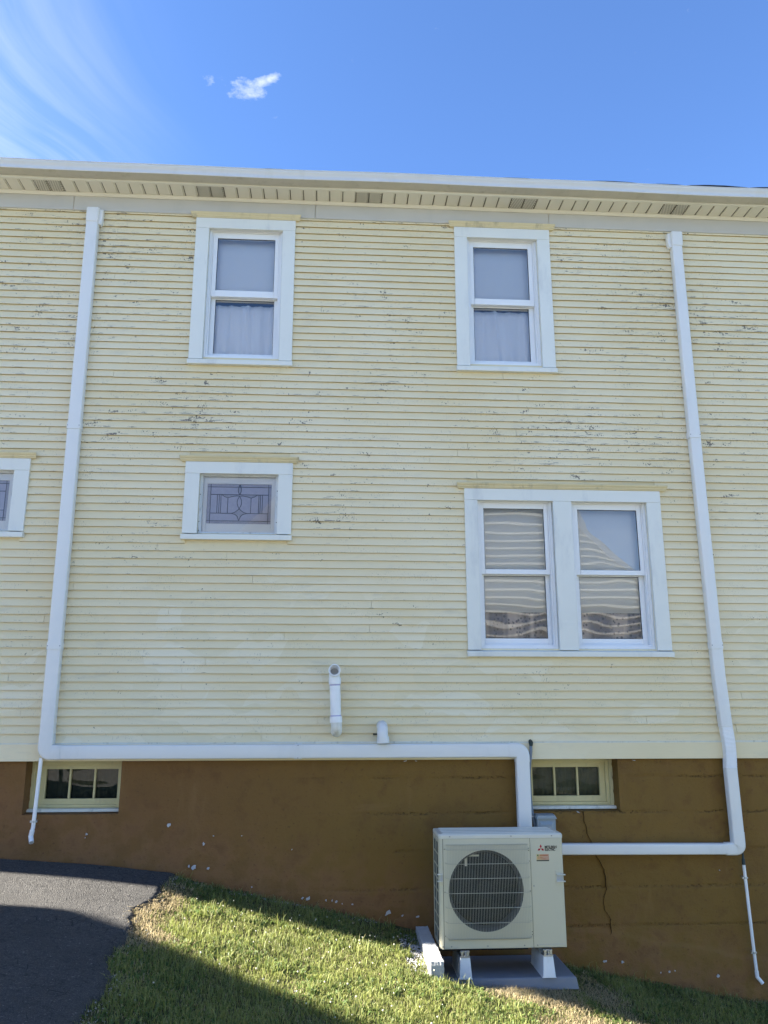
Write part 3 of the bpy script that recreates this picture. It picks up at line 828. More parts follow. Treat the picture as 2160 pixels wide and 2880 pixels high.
# chips of bare plaster
ch = MB(); rc = random.Random(21)
def chip(x, z, r, asp=1.0):
    n = 9; ang = rc.uniform(-.5, .5); v = []
    for i in range(n):
        a = 2 * math.pi * i / n; q = r * .8 * rc.uniform(.35, 1.2)
        u, w_ = q * math.cos(a), q * math.sin(a) * asp
        v.append((x + u * math.cos(ang) - w_ * math.sin(ang), FY - .0135, z + u * math.sin(ang) + w_ * math.cos(ang)))
    v2 = [(p[0], FY + .012, p[2]) for p in v]
    ch.add(v + v2, [tuple(range(n))] + [(i, (i + 1) % n, (i + 1) % n + n, i + n) for i in range(n)])
for x, z, r, a in ((-1.307, 1.115, .018, 1.5), (-1.021, .971, .019, .8), (-1.961, 1.053, .010, 1.6), (-1.97, 1.025, .005, 1), (-1.089, .789, .028, .8), (-1.13, .80, .012, 1),
                   (-.975, .782, .016, .8), (-.714, 1.028, .007, 1), (-.944, 1.03, .007, .7), (.481, .430, .035, .7), (-.167, .545, .030, .9), (-.21, .55, .012, 1), (.063, .520, .014, 1), (.03, .53, .009, 1),
                   (.19, .500, .012, .8), (.11, .505, .008, 1), (-.02, .53, .010, 1), (-.62, .64, .010, .8), (2.245, .045, .022, .5), (2.392, .036, .022, .5), (3.176, -.080, .016, 1.3), (2.776, -.04, .014, 1), (2.70, -.045, .008, 1),
                   (2.82, -.035, .007, 1), (-.306, .918, .007, 1), (2.60, 1.605, .016, .3), (.63, 1.607, .022, .3), (.72, 1.607, .016, .3), (2.09, 1.188, .018, .4), (3.27, .72, .006, 1), (.72, .40, .02, .5), (.60, .41, .012, .8)):
    chip(x, z, r, a)
tag(part(ch, 'bare_plaster_chips', ['plaster_chip'], FOUND, fix=False), kind='stuff')
# the long crack
cp = [(2.136, 1.195), (2.140, 1.14), (2.136, 1.10), (2.150, 1.087), (2.160, 1.04), (2.158, 1.003), (2.185, .96), (2.195, .90), (2.214, .863), (2.25, .80), (2.285, .738), (2.290, .66), (2.293, .588), (2.276, .55), (2.267, .52), (2.262, .47), (2.272, .425), (2.300, .385), (2.312, .36), (2.310, .31), (2.316, .277), (2.303, .225)]
ck = MB(); rc = random.Random(4)
pts = []
for (xa, za), (xb, zb) in zip(cp[:-1], cp[1:]):
    for t in (0, .34, .67): pts.append((xa + (xb - xa) * t + rc.uniform(-.005, .005), za + (zb - za) * t))
v = []
for i, (x, z) in enumerate(pts):
    wd = rc.uniform(.0003, .0011) * (1 if i < len(pts) * .8 else .6)
    v += [(x - wd, FY - .0125, z), (x + wd, FY - .0125, z), (x + wd, FY + .01, z), (x - wd, FY + .01, z)]
ck.add(v, [(i * 4 + a, i * 4 + (a + 1) % 4, i * 4 + 4 + (a + 1) % 4, i * 4 + 4 + a) for i in range(len(pts) - 1) for a in range(4)])
part(ck, 'crack', ['crack'], FOUND, fix=False)

# ------------------------------------------------------------------ windows
def crown(x0, x1, z0, W_):
    """stepped yellow head moulding with mitred returns"""
    prof = [(-.001, z0), (-.040, z0), (-.044, z0 + .010), (-.050, z0 + .013), (-.052, z0 + .024), (-.062, z0 + .034), (-.066, z0 + .044), (-.066, z0 + .050), (-.001, z0 + .058)]
    mb = MB(); mb.prism_x(prof, x0 - .0, x1 + .0, 0, dx0=.45, dx1=-.45)
    part(mb, 'crown_moulding', ['crown'], W_, bevel=.001)
def casing(W_, x0, x1, zs0, zt, o0, o1, mull=None):
    th = .036
    mb = MB(); mb.box(x0, x1, -th, -.0005, zt - .108, zt); part(mb, 'head_casing', ['trim'], W_, bevel=.002)
    for a, b in ((x0 + .001, o0), (o1, x1 - .001)):
        mb = MB(); mb.box(a, b, -th + .001, -.0005, zs0 + .055, zt - .109); part(mb, 'side_casing', ['trim'], W_, bevel=.002)
    if mull:
        mb = MB(); mb.box(mull[0], mull[1], -th + .001, .15, zs0 + .055, zt - .109); part(mb, 'mullion_casing', ['trim'], W_, bevel=.002)
    mb = MB(); mb.prism_x([(.10, zs0 + .054), (.10, zs0 + .03), (-.0005, zs0), (-.058, zs0 - .004), (-.060, zs0 + .040), (-.002, zs0 + .054)], x0 - .006, x1 + .006)
    part(mb, 'sill', ['trim'], W_, bevel=.0025)
def frame_ring(mb, x0, x1, z0, z1, wx, wz0, wz1, y0, y1, mi=0):
    mb.box(x0, x0 + wx, y0, y1, z0, z1, mi); mb.box(x1 - wx, x1, y0, y1, z0, z1, mi)
    mb.box(x0 + wx, x1 - wx, y0 + .0007, y1, z1 - wz1, z1, mi); mb.box(x0 + wx, x1 - wx, y0 + .0007, y1, z0, z0 + wz0, mi)
def double_hung(W_, key, g_up, g_lo, gmat):
    """g_up / g_lo: glass rectangles x0, x1, z0, z1"""
    a, b, c, d = OPEN[key]
    mb = MB()                                                           # vinyl jamb liner with fine steps
    frame_ring(mb, a + .001, b - .001, c + .002, d - .001, .022, .022, .020, .012, .150)
    frame_ring(mb, a + .023, b - .023, c + .024, d - .021, .012, .014, .010, .030, .150)
    part(mb, 'jamb_liner', ['vinyl'], W_, bevel=.0015)
    mb = MB(); frame_ring(mb, a + .0005, b - .0005, c + .0005, d - .0005, .006, .003, .006, .006, .0125)
    part(mb, 'caulk_bead', ['grime_vinyl'], W_)
    xa, xb = a + .036, b - .036
    zm0, zm1 = g_lo[3], g_up[2]
    mb = MB(); y0, y1 = .038, .078
    frame_ring(mb, xa, xb, zm0 - .002 + .006, d - .034, 0, 0, 0, y0, y1) if False else None
    mb.box(xa, g_up[0], y0, y1, zm0 + .008, d - .031); mb.box(g_up[1], xb, y0, y1, zm0 + .008, d - .031)
    mb.box(g_up[0], g_up[1], y0 + .0007, y1, g_up[3], d - .031); mb.box(g_up[0], g_up[1], y0 - .004, y1, zm0 + .008, g_up[2])
    S1 = part(mb, 'upper_sash', ['vinyl'], W_, bevel=.0025)
    mb = MB(); y0, y1 = .084, .124
    mb.box(xa, g_lo[0], y0, y1, c + .038, zm0 + .05); mb.box(g_lo[1], xb, y0, y1, c + .038, zm0 + .05)
    mb.box(g_lo[0], g_lo[1], y0 + .0007, y1, c + .038, g_lo[2]); mb.box(g_lo[0], g_lo[1], y0 + .0007, y1, g_lo[3], zm0 + .05)
    part(mb, 'lower_sash', ['vinyl'], W_, bevel=.0025)
    for g, y in ((g_up, .052), (g_lo, .098)):
        mb = MB(); frame_ring(mb, g[0] - .001, g[1] + .001, g[2] - .001, g[3] + .001, .005, .005, .005, y - .004, y + .004); part(mb, 'glazing_bead', ['gasket'], W_)
        mb = MB(); mb.quad((g[0], y, g[2]), (g[1], y, g[2]), (g[1], y, g[3]), (g[0], y, g[3])); part(mb, 'pane', [gmat], W_, fix=False)
def screws(pts, y, r, name, mat, parent):
    for x, z in pts:
        mb = MB(); mb.tube([(x, y + .002, z), (x, y - .002, z)], r, 8); mb.build(name, [mat], parent)

UL = MB(); UL.box(-1.372, -.415, -.004, -.0002, 6.60, 6.66); W_UL = part(UL, 'window', ['trim']); W_UL['label'] = 'upper storey sash window nearer the left duct'
casing(W_UL, -1.372, -.415, 5.141, 6.667, OPEN['ul'][0], OPEN['ul'][1]); crown(-1.396, -.391, 6.668, W_UL)
double_hung(W_UL, 'ul', (-1.168, -.612, 5.936, 6.497), (-1.168, -.607, 5.303, 5.862), 'glass')
UR = MB(); UR.box(1.142, 2.094, -.004, -.0002, 6.60, 6.66); W_UR = part(UR, 'window', ['trim']); W_UR['label'] = 'upper storey sash window nearer the right duct'
casing(W_UR, 1.142, 2.094, 5.141, 6.667, OPEN['ur'][0], OPEN['ur'][1]); crown(1.112, 2.124, 6.668, W_UR)
double_hung(W_UR, 'ur', (1.341, 1.889, 5.933, 6.496), (1.337, 1.885, 5.303, 5.862), 'glass')
DD = MB(); DD.box(1.18, 3.0, -.004, -.0002, 3.92, 3.985); W_D = part(DD, 'window', ['trim']); W_D['label'] = 'wide twin sash window above the basement window'
casing(W_D, 1.18, 3.002, 2.480, 3.990, OPEN['d1'][0], OPEN['d2'][1], mull=(OPEN['d1'][1], OPEN['d2'][0])); crown(1.137, 3.042, 3.991, W_D)
double_hung(W_D, 'd1', (1.365, 1.923, 3.258, 3.823), (1.360, 1.924, 2.644, 3.206), 'glass_wavy')
double_hung(W_D, 'd2', (2.239, 2.797, 3.258, 3.823), (2.234, 2.790, 2.644, 3.206), 'glass_wavy')

def fixed_window(key, x0, x1, label):
    a, b, c, d = OPEN[key]
    mb = MB(); mb.box(x0, x1, -.004, -.0002, 4.12, 4.19); W_ = part(mb, 'window', ['trim']); W_['label'] = label
    casing(W_, x0, x1, 3.486, 4.198, a, b); crown(x0 - .026, x1 + .027, 4.199, W_)
    mb = MB(); frame_ring(mb, a + .001, b - .001, c + .004, d - .001, .016, .010, .016, .010, .150)
    frame_ring(mb, a + .017, b - .017, c + .014, d - .017, .010, .006, .008, .022, .150)
    part(mb, 'storm_channel', ['grime_vinyl'], W_, bevel=.002)
    g = (a + .064, b - .062, 3.648, 4.017)
    mb = MB(); frame_ring(mb, a + .027, b - .027, c + .021, d - .026, .037, g[2] - c - .021, d - .026 - g[3], .050, .09)
    part(mb, 'sash', ['vinyl'], W_, bevel=.003)
    gl = MB(); gl.quad((g[0], .062, g[2]), (g[1], .062, g[2]), (g[1], .062, g[3]), (g[0], .062, g[3])); part(gl, 'leaded_pane', ['leaded'], W_, fix=False)
    w_, h_ = g[1] - g[0], g[3] - g[2]; gx_ = lambda u: g[0] + u * w_; gz_ = lambda v: g[2] + v * h_
    tx = MB()
    for q in ([(.0, .0), (.05, .0), (.05, 1), (0, 1)], [(.95, 0), (1, 0), (1, 1), (.95, 1)], [(.05, 0), (.95, 0), (.95, .075), (.05, .075)], [(.05, .925), (.95, .925), (.95, 1), (.05, 1)],
              [(.42, .25), (.5, .38), (.58, .25), (.5, .12)], [(.22, .735), (.32, .655), (.45, .735)], [(.55, .735), (.68, .655), (.78, .735)],
              [(.5, .99), (.525, .87), (.5, .74), (.475, .87)], [(.80, .27), (.825, .27), (.825, .72), (.80, .72)]):
        tx.add([(gx_(u), .0605, gz_(v)) for u, v in q], [tuple(range(len(q)))])
    part(tx, 'textured_glass', ['leaded_textured'], W_, fix=False)
    cm = MB()
    def came(pl, r=.0028): cm.tube([(gx_(u), .059, gz_(v)) for u, v in pl], r, 6)
    came([(.05, 0), (.05, 1)]); came([(.95, 0), (.95, 1)]); came([(0, .075), (1, .075)]); came([(0, .925), (1, .925)])
    came([(.05, .735), (.95, .735)], .0034); came([(.05, .265), (.38, .265)]); came([(.62, .265), (.95, .265)])
    for u in (.155, .185, .212, .80, .826, .856): came([(u, .265), (u, .735)])
    came([(.32, .265), (.32, .655)]); came([(.68, .265), (.68, .655)])
    came([(.22, .735), (.27, .68), (.32, .655), (.38, .685), (.45, .705), (.5, .70)]); came([(.78, .735), (.73, .68), (.68, .655), (.62, .685), (.55, .705), (.5, .70)])
    S = lambda sg: [(.5 + sg * .035 * math.sin(math.pi * t), .70 - .32 * t) for t in [i / 10 for i in range(11)]]
    came(S(1)); came(S(-1))
    S2 = lambda sg: [(.5 + sg * .025 * math.sin(math.pi * t), .99 - .26 * t) for t in [i / 10 for i in range(11)]]
    came(S2(1), .0034); came(S2(-1), .0034)
    for sg in (1, -1):
        came([(.5 + sg * q, v) for q, v in ((0, .38), (.03, .335), (.07, .29), (.12, .265))])
        came([(.5 + sg * q, v) for q, v in ((.12, .265), (.06, .24), (.025, .19), (.005, .10), (0, .075))])
    part(cm, 'lead_came', ['lead'], W_, smooth=60)
    st_ = MB(); y = .040
    st_.quad((a + .027, y, c + .021), (b - .027, y, c + .021), (b - .027, y, d - .026), (a + .027, y, d - .026)); part(st_, 'storm_pane', ['glass_storm'], W_, fix=False)
    screws([(a + .009, c + .11), (a + .009, c + .36), (b - .009, c + .11), (b - .009, c + .40), (a + .15, d - .009), (a + .36, d - .009), (b - .16, d - .009), (a + .009, c + .03)], .009, .0042, 'screw', 'gasket', W_)
    return W_
W_ST = fixed_window('st', -1.337, -.378, 'small leaded glass window with white frame in the middle of the wall')
W_SE = fixed_window('se', -3.655, -2.695, 'leaded glass window cut by the left edge of the photo')

# basement windows
def basement(key, glass, label):
    a, b, c = BW[key]
    x0, x1 = (a + .004, b - .004); top = 1.618
    mb = MB(); mb.box(x0, x1, .262, .29, c + .012, 1.64); W_ = part(mb, 'basement_window', ['dark_gap']); W_['label'] = label
    z0 = c + .012
    mb = MB(); frame_ring(mb, x0, x1, z0, 1.64, .030, .026, .05, .150, .262); frame_ring(mb, x0 + .030, x1 - .030, z0 + .026, 1.59, .026, .020, .016, .176, .262)
    part(mb, 'frame', ['base_frame'], W_, bevel=.003)
    mb = MB(); mb.prism_x([(.262, z0 - .004), (.262, z0 + .027), (.110, z0 + .020), (.104, z0 - .004)], x0 - .002, x1 + .002); part(mb, 'sill', ['base_sill'], W_, bevel=.004)
    s0, s1, sz0, sz1 = x0 + .056, x1 - .056, z0 + .046, 1.574
    g0, g1, gz0, gz1 = glass
    mb = MB()
    mb.box(s0, g0, .200, .235, sz0, sz1); mb.box(g1, s1, .200, .235, sz0, sz1); mb.box(g0, g1, .2007, .235, sz0, gz0); mb.box(g0, g1, .2007, .235, gz1, sz1)
    part(mb, 'sash', ['base_frame'], W_, bevel=.003)
    wd = (g1 - g0 - 2 * .017) / 3
    for i in (1, 2):
        xm = g0 + i * wd + (i - 1) * .017; mb = MB(); mb.box(xm, xm + .017, .203, .235, gz0, gz1); part(mb, 'glazing_bar', ['base_frame'], W_, bevel=.003)
    for i in range(3):
        xa = g0 + i * (wd + .017); mb = MB(); mb.quad((xa, .222, gz0), (xa + wd, .222, gz0), (xa + wd, .222, gz1), (xa, .222, gz1)); part(mb, 'pane', ['glass_old'], W_, fix=False)
    return W_
basement('l', (-2.382, -1.783, 1.306, 1.543), 'basement window below the left duct corner')
basement('r', (1.758, 2.350, 1.302, 1.539), 'basement window below the twin window')

# blinds and curtains hang behind the glass
def sheet(name, x0, x1, z0, z1, y, mat, label, cat, amp=0.0, waves=8, n=60, nz=4, part_x=None, gather=0.0, seed=1):
    r = random.Random(seed); ph = [r.uniform(0, 6.28) for _ in range(4)]
    v = []; 
    for j in range(nz + 1):
        t = j / nz; z = z0 + (z1 - z0) * t
        for i in range(n + 1):
            u = i / n; x = x0 + (x1 - x0) * u
            k = amp * (.35 + .65 * (1 - t) if gather == 0 else 1)
            yy = y + k * (math.sin(u * waves * 6.283 + ph[0] + .5 * math.sin(u * 9 + ph[1])) + .5 * math.sin(u * waves * 2.3 * 6.283 + ph[2]) * t)
            if part_x is not None: yy -= .022 * math.exp(-((x - part_x - .03 * (1 - t)) / .02) ** 2)
            v.append((x, yy, z))
    k = n + 1
    mb = MB(); mb.add(v, [(j * k + i, j * k + i + 1, (j + 1) * k + i + 1, (j + 1) * k + i) for j in range(nz) for i in range(n)])
    o = mb.build(name, [mat], smooth=70, fix=False)
    s = o.modifiers.new('solid', 'SOLIDIFY'); s.thickness = .0015
    return tag(o, label, cat)
sheet('roller_blind', -1.235, -.55, 5.86, 6.57, .132, 'blind', 'white roller blind in the upper pane of the upper left window', 'blind', amp=.002, waves=1)
sheet('curtain', -1.22, -.56, 5.24, 5.835, .156, 'fabric', 'white gathered curtain in the lower pane of the upper left window', 'curtain', amp=.018, waves=5, part_x=-.86, seed=3, nz=10)
sheet('roller_blind', 1.28, 1.955, 5.86, 6.57, .132, 'blind', 'white roller blind in the upper pane of the upper right window', 'blind', amp=.002, waves=1, seed=2)
sheet('curtain', 1.285, 1.95, 5.24, 5.852, .156, 'fabric', 'white curtain parted near its left in the lower pane of the upper right window', 'curtain', amp=.016, waves=4, part_x=1.56, seed=8, nz=10)
sheet('roller_blind', 1.31, 1.985, 2.88, 3.89, .132, 'blind_grey', 'pale grey blind pulled down in the left half of the twin window', 'blind', amp=.002, waves=1, seed=4)
sheet('roller_blind', 2.175, 2.86, 2.88, 3.89, .132, 'blind_grey', 'pale grey blind pulled down in the right half of the twin window', 'blind', amp=.002, waves=1, seed=5)
sheet('curtain', 1.31, 1.985, 2.56, 2.93, .155, 'print_fabric', 'patterned curtain below the blind in the left half of the twin window', 'curtain', amp=.012, waves=5, seed=6)
sheet('curtain', 2.175, 2.86, 2.56, 2.93, .155, 'print_fabric', 'patterned curtain below the blind in the right half of the twin window', 'curtain', amp=.012, waves=5, seed=7)
sheet('curtain', -2.39, -1.775, 1.30, 1.55, .250, 'dark_fabric', 'dark curtain behind the basement window on the left', 'curtain', amp=.006, waves=9, seed=9)
sheet('curtain', 1.75, 2.36, 1.30, 1.55, .250, 'olive_fabric', 'olive net curtain behind the basement window on the right', 'curtain', amp=.005, waves=14, seed=10)

# ------------------------------------------------------------------ line set ducts on the wall
YW = -.018
CW, CD = .113, .066
prof = rrect(CW, CD, .012)
def coupler(p, q, parent, w=CW, d=CD):
    mb = MB(); mb.sweep(rrect(w + .010, d + .005, .013), [p, q]); o = mb.build('coupler', ['cover'], parent, smooth=40)
    P, Q = Vector(p), Vector(q); c = (P + Q) / 2; t = (Q - P).normalized(); sd = Vector((t.z, 0, -t.x))
    for sg in (1, -1):
        e = c + sd * sg * (w / 2 - .006); s = MB(); s.tube([(e.x, YW - d - .0045, e.z), (e.x, YW - d - .0075, e.z)], .0048, 8); s.build('screw', ['screw'], o)
    return o
duct = empty('line_set_duct', (-2.325, YW, 1.69), 'long white line set duct, down from the eave then along the skirt board', 'duct')
def dpart(mb, name, mats, parent, root, **k):
    o = mb.build(name, mats, parent, **k)
    if parent is root: o.matrix_parent_inverse = Matrix.Translation(-Vector(root.location))
    return o
xl = lambda z: -2.322 - .022 * (z - 1.7) / 4.9 
mb = MB(); mb.sweep(prof, [(xl(6.6), YW, 6.60), (xl(4.5), YW, 4.5), (xl(2.55), YW, 2.55), (xl(1.8), YW, 1.80)]); dpart(mb, 'upright_run', ['cover'], duct, duct, smooth=40)
mb = MB(); cz, cx = 1.692, -2.322
bend = [(cx, YW, 1.83), (cx, YW, 1.735)] + [(cx + .045 - .045 * math.cos(a), YW, 1.737 - .045 * math.sin(a)) for a in [math.pi / 2 * i / 6 for i in range(1, 7)]] + [(-2.20, YW, cz)]
ep = rrect(CW + .005, CD + .003, .014)
mb.sweep(ep, bend); dpart(mb, 'elbow', ['cover'], duct, duct, smooth=40)
mb = MB(); mb.sweep(prof, [(-2.21, YW, cz), (0, YW, cz + .001), (1.53, YW, cz + .003)]); dpart(mb, 'level_run', ['cover'], duct, duct, smooth=40)
cx2 = 1.615
bend = [(1.50, YW, cz + .003), (cx2 - .045, YW, cz + .003)] + [(cx2 - .045 + .045 * math.sin(a), YW, cz + .003 - .045 + .045 * math.cos(a)) for a in [math.pi / 2 * i / 6 for i in range(1, 7)]] + [(cx2, YW, 1.60)]
mb = MB(); mb.sweep(ep, bend); dpart(mb, 'elbow', ['cover'], duct, duct, smooth=40)
mb = MB(); mb.sweep(prof, [(cx2, YW, 1.63), (cx2, YW, .72)]); dpart(mb, 'drop_run', ['cover'], duct, duct, smooth=40)
# wall inlet at the top
mb = MB(); xt = xl(6.6)
mb.sweep(rrect(.122, .075, .018), [(xt, YW, 6.705), (xt, YW, 6.70), (xt, YW, 6.60), (xt, YW, 6.555)], scale=[.9, 1, 1, .97]); mb.sweep(rrect(.06, .05, .012), [(xt + .062, YW, 6.69), (xt + .062, YW, 6.58), (xt + .05, YW, 6.54)])
dpart(mb, 'wall_inlet', ['cover'], duct, duct, smooth=40)
for p, q in (((xl(4.52), YW, 4.53), (xl(4.47), YW, 4.47)), ((xl(2.58), YW, 2.58), (xl(2.52), YW, 2.52)), ((-.30, YW, cz), (-.24, YW, cz))):
    o = coupler(p, q, duct); o.matrix_parent_inverse = Matrix.Translation(-Vector(duct.location))

duct2 = empty('line_set_duct', (3.4, YW, .9), 'white line set duct with ribbed flexible piece, ending behind the outdoor unit', 'duct')
xr = lambda z: 3.368 + .012 * (4.9 - z) / 3.0 
w2, d2 = .104, .064; prof2 = rrect(w2, d2, .012)
mb = MB(); mb.sweep(prof2, [(3.372, YW, 6.57), (3.371, YW, 4.9), (3.389, YW, 2.32), (3.409, YW, 1.885)]); dpart(mb, 'upright_run', ['cover'], duct2, duct2, smooth=40)
mb = MB(); mb.sweep(rrect(.118, .075, .018), [(3.376, YW, 6.672), (3.376, YW, 6.665), (3.374, YW, 6.56), (3.373, YW, 6.52)], scale=[.9, 1, 1, .95]); mb.sweep(rrect(.06, .05, .012), [(3.315, YW, 6.655), (3.315, YW, 6.55), (3.33, YW, 6.51)])
dpart(mb, 'wall_inlet', ['cover'], duct2, duct2, smooth=40)
path, scl = [], []
nrib = 34
for i in range(nrib * 2 + 1):
    t = i / (nrib * 2); z = 1.905 - .37 * t
    path.append((3.410 + .008 * t + .010 * math.sin(t * 3.1), YW - .0 + .012 * max(0, t - .45) * 1.0, z)); scl.append(.985 if i % 2 else .93)
mb = MB(); mb.sweep(prof2, path, scale=scl); dpart(mb, 'flexible_section', ['pvc'], duct2, duct2)
mb = MB(); mb.sweep(rrect(.100, .062, .012), [(3.416, YW, 1.545), (3.421, YW, .99)]); dpart(mb, 'lower_run', ['cover'], duct2, duct2, smooth=40)
cz2 = .897; cxr = 3.4205; w3 = .086
bend = [(cxr, YW, 1.03), (cxr, YW, cz2 + .04)] + [(cxr - .036 + .036 * math.cos(a), YW, cz2 + .036 - .036 * math.sin(a)) for a in [math.pi / 2 * i / 6 for i in range(1, 7)]] + [(3.31, YW, cz2)]
mb = MB(); mb.sweep(rrect(.104, .066, .014), bend, scale=[1] * 4 + [.97] * 2 + [.93] * (len(bend) - 6)); dpart(mb, 'elbow', ['cover'], duct2, duct2, smooth=40)
mb = MB(); mb.sweep(rrect(w3, .06, .012), [(3.33, YW, cz2), (1.70, YW, cz2 + .014)]); dpart(mb, 'level_run', ['cover'], duct2, duct2, smooth=40)
for p, q in (((xr(4.56), YW, 4.565), (xr(4.51), YW, 4.505)), ((3.387, YW, 2.61), (3.3875, YW, 2.55))):
    o = coupler(p, q, duct2, w2, d2); o.matrix_parent_inverse = Matrix.Translation(-Vector(duct2.location))

# condensate drains
def drain(label, top, pts, r, clamps, taped):
    d = empty('drain_pipe', pts[-1], label, 'drain pipe')
    inv = Matrix.Translation(-Vector(d.location))
    def dp(mb, n, m, **k):
        o = mb.build(n, m, d, **k); o.matrix_parent_inverse = inv; return o
    mb = MB(); mb.tube(pts[:-1], r, 14); dp(mb, 'pipe', ['pvc'], smooth=50)
    e0, e1, e2 = Vector(pts[-3]), Vector(pts[-2]), Vector(pts[-1])
    a = e1 + (e0 - e1).normalized() * .045; b = e1 + (e2 - e1).normalized() * .012
    mb = MB(); mb.tube([a, e1 + (e0 - e1).normalized() * .012, e1, b, e2], r * 1.22, 14, caps=True); dp(mb, 'elbow', ['pvc'], smooth=50)
    mb = MB(); dd = (e2 - e1).normalized(); mb.tube([e2 + dd * .0006, e2 + dd * .0012], r * .95, 14); dp(mb, 'outlet', ['pipe_bore'])
    for z in clamps:
        mb = MB(); zz0 = z
        x_, y_ = [(p0[0] + (p1[0] - p0[0]) * (p0[2] - z) / (p0[2] - p1[2]), p0[1] + (p1[1] - p0[1]) * (p0[2] - z) / (p0[2] - p1[2])) for p0, p1 in zip(pts[:-1], pts[1:]) if p0[2] >= z > p1[2]][0]
        mb.tube([(x_, y_, z - .008), (x_, y_, z + .008)], r * 1.10, 14); mb.box(x_ - r * 1.9, x_ - r * .9, y_ - .004, y_ + .006, z - .008, z + .008); mb.box(x_ + r * .9, x_ + r * 1.7, y_ - .004, y_ + .006, z - .006, z + .006)
        mb.box(x_ - r * .5, x_ + r * .5, y_, FY, z - .004, z + .004)
        dp(mb, 'clamp', ['metal'], smooth=40)
    if taped:
        mb = MB(); t = Vector(pts[0]); mb.tube([t + Vector((0, 0, .075)), t + Vector((0, 0, .03)), t + Vector((0, 0, .022)), t - Vector((0, 0, .02))], r, 12, radii=[r * .7, r * .75, r * 1.12, r * 1.15]); dp(mb, 'taped_joint', ['black_tape'], smooth=50)
drain('short white drain pipe hanging from the left duct corner past the basement window', None, [(-2.352, -.055, 1.65), (-2.358, -.052, 1.40), (-2.366, -.048, 1.12), (-2.378, -.046, 1.050), (-2.356, -.085, 1.008)], .0155, [1.160], False)
drain('long thin white drain pipe below the right duct corner', None, [(3.456, -.040, .790), (3.464, -.036, .50), (3.474, -.032, .15), (3.482, -.032, -.080), (3.515, -.045, -.125)], .0125, [.668, .100], True)

# furnace vent pipes
vp = empty('vent_pipe', (.045, -.10, 1.83), 'tall white plastic vent pipe turned outwards at its top, above the duct', 'vent pipe')
vinv = Matrix.Translation(-Vector(vp.location))
def vpart(mb, n, m, root, **k):
    o = mb.build(n, m, root, **k); o.matrix_parent_inverse = Matrix.Translation(-Vector(root.location)); return o
R_ = .0445; vy = -.105
xv = lambda z: .046 - (z - 1.83) * .045
mb = MB(); mb.tube([(xv(1.93), vy, 1.93), (xv(2.27), vy, 2.27)], R_, 28); vpart(mb, 'pipe', ['pvc'], vp, smooth=50)
low = [(xv(1.80), 0.05, 1.855)] + [(xv(1.83), -.03 + (vy + .03) * math.sin(a), 1.895 - .045 * math.cos(a)) for a in [math.pi / 2 * i / 8 for i in range(9)]] + [(xv(1.93), vy, 1.945)]
mb = MB(); mb.tube(low, R_ * 1.02, 28); vpart(mb, 'lower_elbow', ['pvc_dirty'], vp, smooth=50)
mb = MB(); mb.tube([(xv(1.93), vy, 1.925), (xv(1.97), vy, 1.975)], R_ * 1.15, 28); vpart(mb, 'lower_collar', ['pvc'], vp, smooth=50)
mb = MB(); mb.tube([(xv(1.98), vy, 1.975), (xv(1.99), vy, 1.985)], R_ * 1.012, 28); vpart(mb, 'primer_ring', ['primer'], vp, smooth=50)
mb = MB(); mb.tube([(xv(2.228), vy, 2.226), (xv(2.24), vy, 2.240)], R_ * 1.012, 28); vpart(mb, 'primer_ring', ['primer'], vp, smooth=50)
mb = MB(); mb.tube([(xv(2.24), vy, 2.238), (xv(2.29), vy, 2.290)], R_ * 1.15, 28); vpart(mb, 'upper_collar', ['pvc'], vp, smooth=50)
up = [(xv(2.28), vy, 2.28)] + [(xv(2.35), vy - .055 * (1 - math.cos(a)), 2.288 + .062 * math.sin(a)) for a in [math.pi / 2 * .92 * i / 8 for i in range(1, 9)]]
e = Vector(up[-1]); dirn = Vector((0, -1, .06)).normalized()
ring_out, ring_in = R_ * 1.13, R_ * .93
mb = MB(); mb.tube(up + [e + dirn * .01], R_ * 1.02, 28, caps=False); mb.tube([e, e + dirn * .035], ring_out, 28, caps=False); vpart(mb, 'upper_elbow', ['pvc'], vp, smooth=50)
mb = MB(); n = 28; A = e + dirn * .035
side = Vector((1, 0, 0)); upv = side.cross(dirn).normalized() * -1
pt = lambda c, r, j: c + (side * math.cos(2 * math.pi * j / n) + upv * math.sin(2 * math.pi * j / n)) * r
v = [pt(A, ring_out, j) for j in range(n)] + [pt(A + dirn * .002, (ring_out + ring_in) / 2, j) for j in range(n)] + [pt(A, ring_in, j) for j in range(n)] + [pt(A - dirn * .05, ring_in * .97, j) for j in range(n)] + [pt(A - dirn * .055, ring_in * .80, j) for j in range(n)] + [pt(A - dirn * .10, ring_in * .78 , j) for j in range(n)]
f = [(i * n + j, i * n + (j + 1) % n, (i + 1) * n + (j + 1) % n, (i + 1) * n + j) for i in range(5) for j in range(n)]
mb.add(v, f); vpart(mb, 'mouth', ['pvc'], vp, smooth=50, fix=False)
mb = MB(); mb.add([pt(A - dirn * .09, ring_in * .79, j) for j in range(n)], [tuple(range(n))]); vpart(mb, 'throat', ['pipe_bore'], vp, fix=False)

